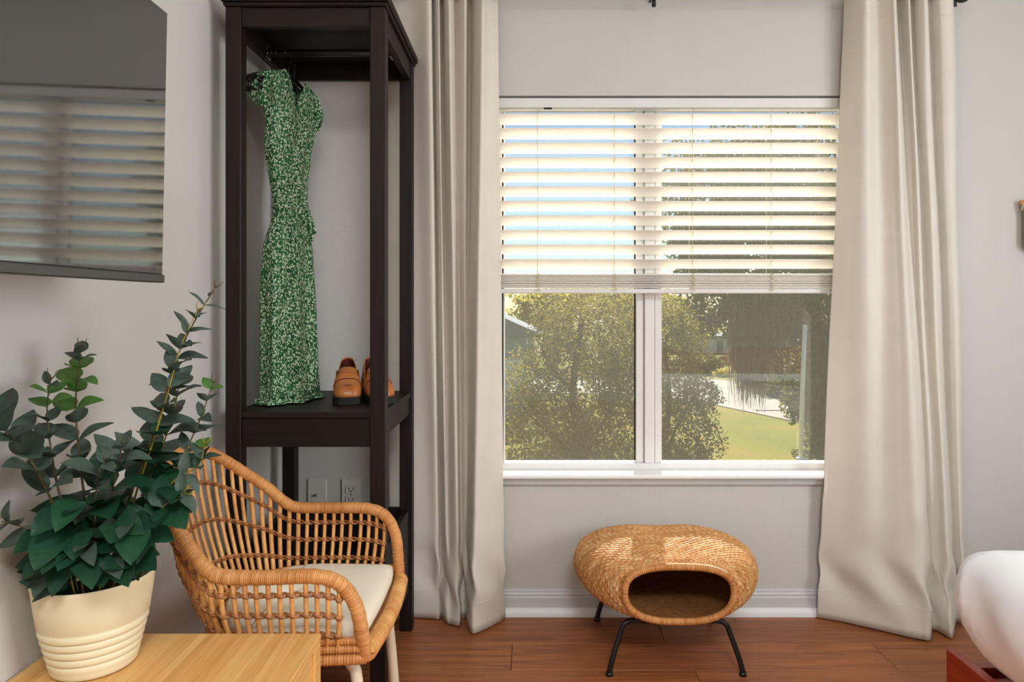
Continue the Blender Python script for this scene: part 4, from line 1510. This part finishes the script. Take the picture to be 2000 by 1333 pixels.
for sx in (-1, 1):
    for yy, sy in ((2.145, -1), (2.518, 1)):
        fx = OXC + sx * .207
        y2 = yy - sy * .02
        pts = [(OXC, y2, .160), (OXC + sx * .09, y2, .160), (OXC + sx * .135, y2, .1605), (OXC + sx * .160, yy - sy * .018, .150), (OXC + sx * .171, yy - sy * .016, .125), (fx - sx * .012, yy - sy * .004, .055), (fx, yy, .010)]
        lg = tube('leg', catmull(pts, 48), .0085, BLACK, ft, 12)
        tube('foot_cap', [(fx, yy, 0), (fx, yy, .006), (fx, yy, .012)], lambda i, n: .0125 - .0015 * i, BLACK, lg, 14)

# ================================================================== bamboo side table
tx0, tx1, ty0, ty1, tz = XL + .004, -.414, .93, 1.388, .490
tb = thing('side_table', 'low bamboo side table with a square top under the potted plant', 'table', ((tx0 + tx1) / 2, (ty0 + ty1) / 2, 0))
box('table_top', tx0, tx1, ty0, ty1, tz - .018, tz, BAMBOO, tb, .0015)
for a in (tx0 + .030, tx1 - .038):
    for b in (ty0, ty1 - .038):
        box('leg', a, a + .038, b, b + .038, 0, tz - .0185, BAMBOO, tb, .002)
box('apron', tx1 - .022, tx1 - .006, ty0 + .0385, ty1 - .0385, tz - .085, tz - .0185, BAMBOO, tb, .001)
box('apron', tx0 + .034, tx0 + .05, ty0 + .0385, ty1 - .0385, tz - .085, tz - .0185, BAMBOO, tb, .001)
for b in (ty0 + .006, ty1 - .022):
    box('apron', tx0 + .0685, tx1 - .0385, b, b + .016, tz - .085, tz - .0185, BAMBOO, tb, .001)

# ================================================================== potted eucalyptus
pc = Vector((-.795, 1.272, tz))
pot = thing('plant_pot', 'cream ceramic plant pot with ringed lower half on the bamboo table', 'pot', pc)
PRF = [(.0, .004), (.066, .0015), (.070, .004), (.0715, .010)]
for k in range(5):
    z_ = .016 + k * .0145
    r_ = .0722 + .0035 * k + .0002
    PRF += [(r_, z_), (r_ + .0016, z_ + .003), (r_ + .0018, z_ + .0085), (r_ + .0006, z_ + .0115), (r_ - .0004, z_ + .0128)]
PRF += [(.0900, .092), (.0945, .125), (.0985, .158), (.1000, .1645), (.0990, .1665), (.0965, .1660), (.0950, .1600), (.0915, .128), (.086, .09), (.0, .088)]
lathe('body', PRF, pc, POT, pot, 72)
lathe('soil', [(.0, .130), (.05, .134), (.0905, .128)], pc, SOIL, pot, 40)

pl = thing('eucalyptus_plant', 'leafy grey-green eucalyptus plant growing from the cream pot', 'plant', pc + Vector((0, 0, .13)))
def leaf_mesh(name, mat, wide, fold, curl, tip=1.0):
    nu = 8
    V, Fc = [], []
    for i in range(nu + 1):
        t_ = i / nu
        w = wide * (math.sin(math.pi * min(1, t_ ** (.72 * tip))) ** .8) * .5 + (.004 if i in (0, nu) else 0)
        zc = -curl * t_ * t_ + .02 * math.sin(t_ * 3)
        for s in (-1, -.5, 0, .5, 1):
            V.append((s * w, t_, zc + fold * abs(s) * w + .015 * math.sin(t_ * 9 + s * 2) * abs(s)))
    Fc = grid_faces(nu + 1, 5)
    me = bpy.data.meshes.new(name)
    me.from_pydata(V, [], Fc)
    me.polygons.foreach_set('use_smooth', [True] * len(me.polygons))
    me.materials.append(mat)
    me.update()
    return me
LM = {'grey': [leaf_mesh('leaf', LEAF_GREY, .44, .25, .10), leaf_mesh('leaf', LEAF_GREY, .56, .3, .16), leaf_mesh('leaf', LEAF_GREY, .38, .5, .05)],
      'slim': [leaf_mesh('leaf', LEAF_GREY, .30, .5, .05), leaf_mesh('leaf', LEAF_GREY, .24, .6, .12)],
      'deep': [leaf_mesh('leaf', LEAF_DEEP, .74, .18, .16, .85), leaf_mesh('leaf', LEAF_DEEP, .66, .25, .22, .9), leaf_mesh('leaf', LEAF_DEEP, .82, .15, .10, .8)],
      'fresh': [leaf_mesh('leaf', LEAF_FRESH, .66, .2, .12, .95), leaf_mesh('leaf', LEAF_FRESH, .58, .3, .18)]}
rl = random.Random(41)
def add_leaf(p, dirv, nrm, size, kind):
    me = rl.choice(LM[kind])
    d_ = Vector(dirv).normalized()
    n_ = Vector(nrm)
    n_ = (n_ - d_ * n_.dot(d_))
    n_ = n_.normalized() if n_.length > 1e-4 else d_.orthogonal().normalized()
    x_ = d_.cross(n_)
    M_ = Matrix((x_, d_, n_)).transposed().to_4x4()
    M_ = Matrix.Translation(p) @ M_ @ Matrix.Diagonal((size, size, size, 1))
    tipx = (p + d_ * size).x
    lim = XL + .008
    if min(p.x, tipx) - .2 * size < lim:
        sh = lim - (min(p.x, tipx) - .2 * size)
        M_ = Matrix.Translation((min(sh, .05), 0, 0)) @ M_
    o = bpy.data.objects.new('leaf', me)
    COL.objects.link(o)
    o.parent = pl
    o.matrix_parent_inverse = Matrix.Translation(-Vector(pl.location))
    o.matrix_basis = M_
def branch(pts, r0, n_pairs, t0, sizes, kinds, mat=STEM, spread=1.0, flat=.25, rot0=0.0, twig=True):
    P_ = [W(*p) for p in pts]
    path = catmull(P_, 48)
    tube('stem', path, lambda i, n: r0 * (1 - .65 * i / n), mat, pl, 7)
    for k in range(n_pairs):
        f = t0 + (1 - t0) * (k / max(1, n_pairs - 1)) * .97
        i = min(46, int(f * 48))
        p = path[i]
        tg = (path[i + 1] - path[i]).normalized()
        size = sizes[0] + (sizes[1] - sizes[0]) * (k / max(1, n_pairs - 1))
        size *= rl.uniform(.85, 1.15)
        kd = kinds[min(len(kinds) - 1, int(len(kinds) * k / n_pairs))]
        side = tg.cross(Vector((0, 1, 0))).normalized()
        a = rot0 + (k % 2) * R(62) + rl.uniform(-.3, .3)
        for s in (-1, 1):
            lat = (side * math.cos(a) + Vector((0, 1, 0)) * math.sin(a)) * s
            dv = lat * spread + tg * rl.uniform(.25, .6) + Vector((0, 0, rl.uniform(-.1, .25)))
            nr = Vector((rl.uniform(-.3, .5), -flat - rl.uniform(0, .5), 1))
            add_leaf(p, dv, nr, size * rl.uniform(.85, 1.1), kd)
    if twig:
        e = path[-1]
        tg = (path[-1] - path[-2]).normalized()
        for s in (-1, 1):
            side = tg.cross(Vector((0, 1, 0))).normalized()
            tube('bud', [e, e + tg * .008 + side * s * .006, e + tg * .018 + side * s * .008], lambda i, n: .0014 * (1 - .3 * i), mat, pl, 5)
# tall spray leaning right
branch([(232, 1130, 1.275), (246, 1000, 1.29), (285, 890, 1.30), (318, 790, 1.31), (345, 700, 1.32), (378, 632, 1.325), (420, 562, 1.33)], .0030, 12, .32, (.074, .038), ['grey', 'grey', 'grey', 'grey', 'slim', 'slim'], STEM)
branch([(236, 1125, 1.27), (262, 980, 1.275), (300, 860, 1.28), (330, 760, 1.285), (352, 680, 1.29), (386, 606, 1.295)], .0022, 8, .34, (.076, .038), ['deep', 'grey', 'grey', 'slim'], STEMY, rot0=.9)
branch([(240, 1125, 1.29), (275, 990, 1.31), (315, 880, 1.33), (340, 800, 1.34), (352, 745, 1.345)], .0024, 6, .35, (.085, .062), ['deep', 'grey', 'grey'], STEMY, rot0=.4)
# bright upright in the middle-left
branch([(180, 1130, 1.265), (168, 1000, 1.25), (156, 900, 1.24), (148, 800, 1.235), (152, 730, 1.235), (158, 680, 1.235)], .0026, 10, .34, (.072, .048), ['grey', 'grey', 'fresh', 'fresh', 'grey'], STEM, spread=1.1, rot0=.2)
branch([(170, 1130, 1.26), (120, 980, 1.22), (100, 880, 1.20), (92, 800, 1.195), (99, 742, 1.19)], .0024, 7, .36, (.07, .036), ['grey', 'grey', 'fresh', 'grey'], STEM, rot0=.5)
# far left arching branch
branch([(160, 1120, 1.25), (110, 1000, 1.19), (72, 920, 1.16), (30, 862, 1.14), (-15, 818, 1.12)], .0026, 6, .36, (.080, .078), ['grey'], STEM, rot0=.3)
branch([(160, 1115, 1.25), (110, 1060, 1.20), (70, 1038, 1.17), (30, 1026, 1.15), (14, 1022, 1.145)], .0018, 3, .45, (.060, .042), ['grey'], STEM, rot0=0)
# right-hand branches reaching over the chair
branch([(242, 1120, 1.285), (300, 985, 1.30), (352, 900, 1.31), (390, 822, 1.315), (416, 748, 1.32)], .0024, 7, .36, (.066, .036), ['deep', 'grey', 'grey', 'fresh'], STEM, rot0=.6)
branch([(240, 1120, 1.27), (290, 1010, 1.26), (340, 940, 1.255), (388, 910, 1.25), (400, 868, 1.25)], .0022, 6, .34, (.062, .042), ['deep', 'grey', 'grey', 'fresh'], STEMY, rot0=.1)
branch([(236, 1120, 1.26), (280, 1040, 1.24), (320, 990, 1.23), (360, 965, 1.225)], .002, 5, .34, (.07, .05), ['deep', 'deep', 'grey'], STEMY, rot0=.4)
branch([(205, 1125, 1.26), (215, 1010, 1.235), (225, 930, 1.22), (240, 870, 1.215)], .0022, 6, .3, (.082, .06), ['deep', 'deep', 'grey'], STEM, rot0=.2)
branch([(190, 1125, 1.25), (185, 1020, 1.215), (190, 950, 1.2), (205, 900, 1.195)], .0022, 5, .3, (.085, .06), ['deep', 'grey', 'grey'], STEM, rot0=.7)
# big deep-green leaves massed over the rim
for k in range(72):
    px, py = rl.uniform(80, 300), rl.uniform(970, 1135)
    if (px - 192) ** 2 / 108 ** 2 + (py - 1058) ** 2 / 92 ** 2 > 1:
        px, py = 192 + (px - 192) * .6, 1058 + (py - 1058) * .6
    d_ = rl.uniform(1.16, 1.33)
    p = W(px, py, d_)
    out = Vector((p.x - pc.x, p.y - pc.y, 0))
    dv = out.normalized() * .8 + Vector((rl.uniform(-.5, .5), rl.uniform(-.7, .1), rl.uniform(-.75, .2)))
    nr = Vector((rl.uniform(-.3, .6), -.8 + rl.uniform(-.4, .3), .8 + rl.uniform(-.3, .4)))
    add_leaf(p, dv, nr, rl.uniform(.058, .085), 'deep' if rl.random() < .86 else 'grey')
# stems rising out of the moss
for k in range(8):
    a = k * .785
    tube('stem', catmull([pc + Vector((.03 * math.cos(a), .03 * math.sin(a), .128)), pc + Vector((.045 * math.cos(a), .04 * math.sin(a), .19)), pc + Vector((.065 * math.cos(a + .3), .06 * math.sin(a + .3), .25))], 10), .0019, STEMY if k % 2 else STEM, pl, 6)

# ================================================================== television
tv = thing('television', 'flat black television on the left wall reflecting the blind', 'television', (-.68, .84, 1.44))
TX, T0, T1, TZ0, TZ1 = -.672, .395, 1.287, 1.190, 1.694
tilt = R(1.1)
def tilted(o):
    o.data.transform(Matrix.Translation((TX, 0, 1.44)) @ Matrix.Rotation(tilt, 4, 'Y') @ Matrix.Translation((-TX, 0, -1.44)))
    return o
tilted(box('casing', TX - .030, TX - .0022, T0, T1, TZ0, TZ1, TVBODY, tv, .003))
tilted(box('screen', TX - .0021, TX, T0 + .004, T1 - .004, TZ0 + .016, TZ1 - .004, TVGLASS, tv, .0006))
tilted(box('bottom_bezel', TX - .0021, TX + .003, T0, T1, TZ0, TZ0 + .0152, TVBODY, tv, .0018))
tilted(box('rear_housing', TX - .062, TX - .0305, T0 + .12, T1 - .12, TZ0 + .05, TZ1 - .12, TVBODY, tv, .008))
mt = boxes('wall_mount', [(XL + .001, XL + .02, .70, .98, 1.32, 1.56), (XL + .0205, TX - .075, .80, .84, 1.42, 1.47), (TX - .0745, TX - .063, .68, 1.0, 1.34, 1.55)], BLACK, tv, .003)

# ================================================================== bed
bed = thing('bed_frame', 'cherry red wooden bed frame corner under the white mattress', 'bed', (1.75, .65, 0))
bx0, bx1, by1, by0 = 1.008, 2.52, 1.667, -.42
def rail_obj(name, pts, z0, z1, mat, par):
    n = len(pts)
    V = [(p[0], p[1], z0) for p in pts] + [(p[0], p[1], z1) for p in pts]
    Fc = [(i, (i + 1) % n, n + (i + 1) % n, n + i) for i in range(n)] + [tuple(range(n - 1, -1, -1)), tuple(range(n, 2 * n))]
    bm = bmesh.new()
    vs = [bm.verts.new(v) for v in V]
    for f in Fc:
        bm.faces.new([vs[i] for i in f])
    bmesh.ops.recalc_face_normals(bm, faces=bm.faces)
    bmesh.ops.bevel(bm, geom=bm.edges[:], offset=.002, segments=1, profile=.5, affect='EDGES')
    return bm_obj(name, bm, mat, par)
rail_obj('side_rail', [(bx0, by1), (bx0 + .024, by1), (bx0 + .044, by0), (bx0 + .02, by0)], .10, .322, CHERRY, bed)
rail_obj('side_rail', [(bx1 - .024, by1), (bx1, by1), (bx1 + .02, by0), (bx1 - .004, by0)], .10, .322, CHERRY, bed)
box('foot_rail', bx0 + .0255, bx1 - .0245, by1 - .050, by1 - .024, .12, .300, CHERRY, bed, .002)
box('head_rail', bx0 + .045, bx1 - .005, by0, by0 + .026, .12, .8, CHERRY, bed, .003)
for k in range(12):
    yy = by0 + .1 + k * .16
    box('slat', bx0 + .048, bx1 - .026, yy, yy + .09, .288, .306, CHERRY, bed, .001)
for a in (bx0 + .03, bx1 - .09):
    for b in (by0 + .03, by1 - .12):
        box('leg', a + .02, a + .075, b, b + .055, 0, .285, CHERRY, bed, .003)
# mattress with a fitted sheet: rounded plan, puffed sides, pulled folds at the corner
def mattress():
    x0, x1, y0, y1 = .985, 2.485, -.36, 1.645
    rc = .085
    cx_, cy_ = (x0 + x1) / 2, (y0 + y1) / 2
    outl = []
    def arc(cx, cy, a0):
        for k in range(17):
            a = R(a0 + 90 * k / 16)
            outl.append(Vector((cx + rc * math.cos(a), cy + rc * math.sin(a), 0)))
    def seg(p, q, n):
        for k in range(1, n):
            outl.append(Vector(p).lerp(Vector(q), k / n))
    arc(x1 - rc, y1 - rc, 0); seg((x1 - rc, y1, 0), (x0 + rc, y1, 0), 50)
    arc(x0 + rc, y1 - rc, 90); seg((x0, y1 - rc, 0), (x0, y0 + rc, 0), 70)
    arc(x0 + rc, y0 + rc, 180); seg((x0 + rc, y0, 0), (x1 - rc, y0, 0), 50)
    arc(x1 - rc, y0 + rc, 270); seg((x1, y0 + rc, 0), (x1, y1 - rc, 0), 70)
    pr = [(-.30, .310), (-.16, .3105), (-.105, .314), (-.075, .326), (-.050, .35), (-.030, .38), (-.014, .41), (-.004, .45), (.0, .48), (-.001, .51), (-.006, .54), (-.016, .560), (-.034, .575), (-.07, .587), (-.125, .595), (-.24, .602), (-.40, .606), (-.62, .608)]
    c = Vector((cx_, cy_, 0))
    V = []
    n = len(outl)
    for q, (off, z) in enumerate(pr):
        for k, p in enumerate(outl):
            tg = (outl[(k + 1) % n] - outl[k - 1]).normalized()
            nr = Vector((tg.y, -tg.x, 0))
            sidef = max(0, 1 - abs(z - .46) / .13)
            corner = math.exp(-((p.x - x0) ** 2 + (p.y - y1) ** 2) / .09)
            w = .009 * sidef * math.sin(k * .9 + z * 22) * (.35 + corner) + .003 * sidef * math.sin(k * .37 + 1)
            if off > -.07:
                qq = p + nr * (off + w)
            else:
                base = p + nr * -.07
                qq = base.lerp(c, (-off - .07) / .70)
            V.append((qq.x, qq.y, z + (.003 * math.sin(qq.x * 9 + qq.y * 7) if z > .58 else 0)))
    Fc = grid_faces(len(pr), n, False, True)
    Fc.append(tuple(range(n - 1, -1, -1)))
    k0 = (len(pr) - 1) * n
    Fc.append(tuple(range(k0, k0 + n)))
    return mesh_obj('mattress', V, Fc, SHEET)
tag(mattress(), 'plump mattress in a white sheet at the right edge', 'mattress')

# ================================================================== woven wall hanging at the right edge
wc = W(1998, 395, YB - .03)
hg = thing('wall_hanging', 'tan woven wall hanging cut off by the right edge', 'wall hanging', (wc.x + .16, YB - .02, wc.z))
tube('dowel', [(wc.x - .004, YB - .02, wc.z), (wc.x + .36, YB - .02, wc.z)], .008, RATTAN_ROD, hg, 12)
V = []
for i in range(33):
    for j in range(17):
        u, v = i / 32, j / 16
        V.append((wc.x + .006 + u * .34, YB - .02 + .0025 * math.sin(u * 60) - .004, wc.z - .004 - v * .16 * (1 + .15 * abs(math.sin(u * 9)))))
o = mesh_obj('woven_panel', V, grid_faces(33, 17), TANWEAVE, hg)
mo = o.modifiers.new('thickness', 'SOLIDIFY')
mo.thickness = .006
for k in range(9):
    x = wc.x + .008 + k * .042
    g = []
    for q in range(6):
        a = q * 1.05
        g.append(tube_geo([Vector((x, YB - .025, wc.z + .004)), Vector((x + .006 * math.cos(a), YB - .026 + .005 * math.sin(a), wc.z - .012)), Vector((x + .009 * math.cos(a), YB - .026 + .007 * math.sin(a), wc.z - .03))], .0022, 5))
    V, Fc, UV = merge(g)
    mesh_obj('tassel', V, Fc, FRINGE, hg)

# ================================================================== fill lamp added out of view (above and behind the viewer)
lp = thing('added_fill_lamp', 'added round ceiling fill lamp, unseen behind the viewer', 'lamp', (FILL_LAMP_AT[0], FILL_LAMP_AT[1], CEIL))
lathe('housing', [(.0, -.002), (.47, -.002), (.47, -.066), (.455, -.068), (.455, -.060), (.0, -.060)], (FILL_LAMP_AT[0], FILL_LAMP_AT[1], CEIL), TRIMW, lp, 64)
lathe('diffuser', [(.0, -.064), (.452, -.064), (.452, -.061), (.0, -.061)], (FILL_LAMP_AT[0], FILL_LAMP_AT[1], CEIL), LAMP_FILL, lp, 64)
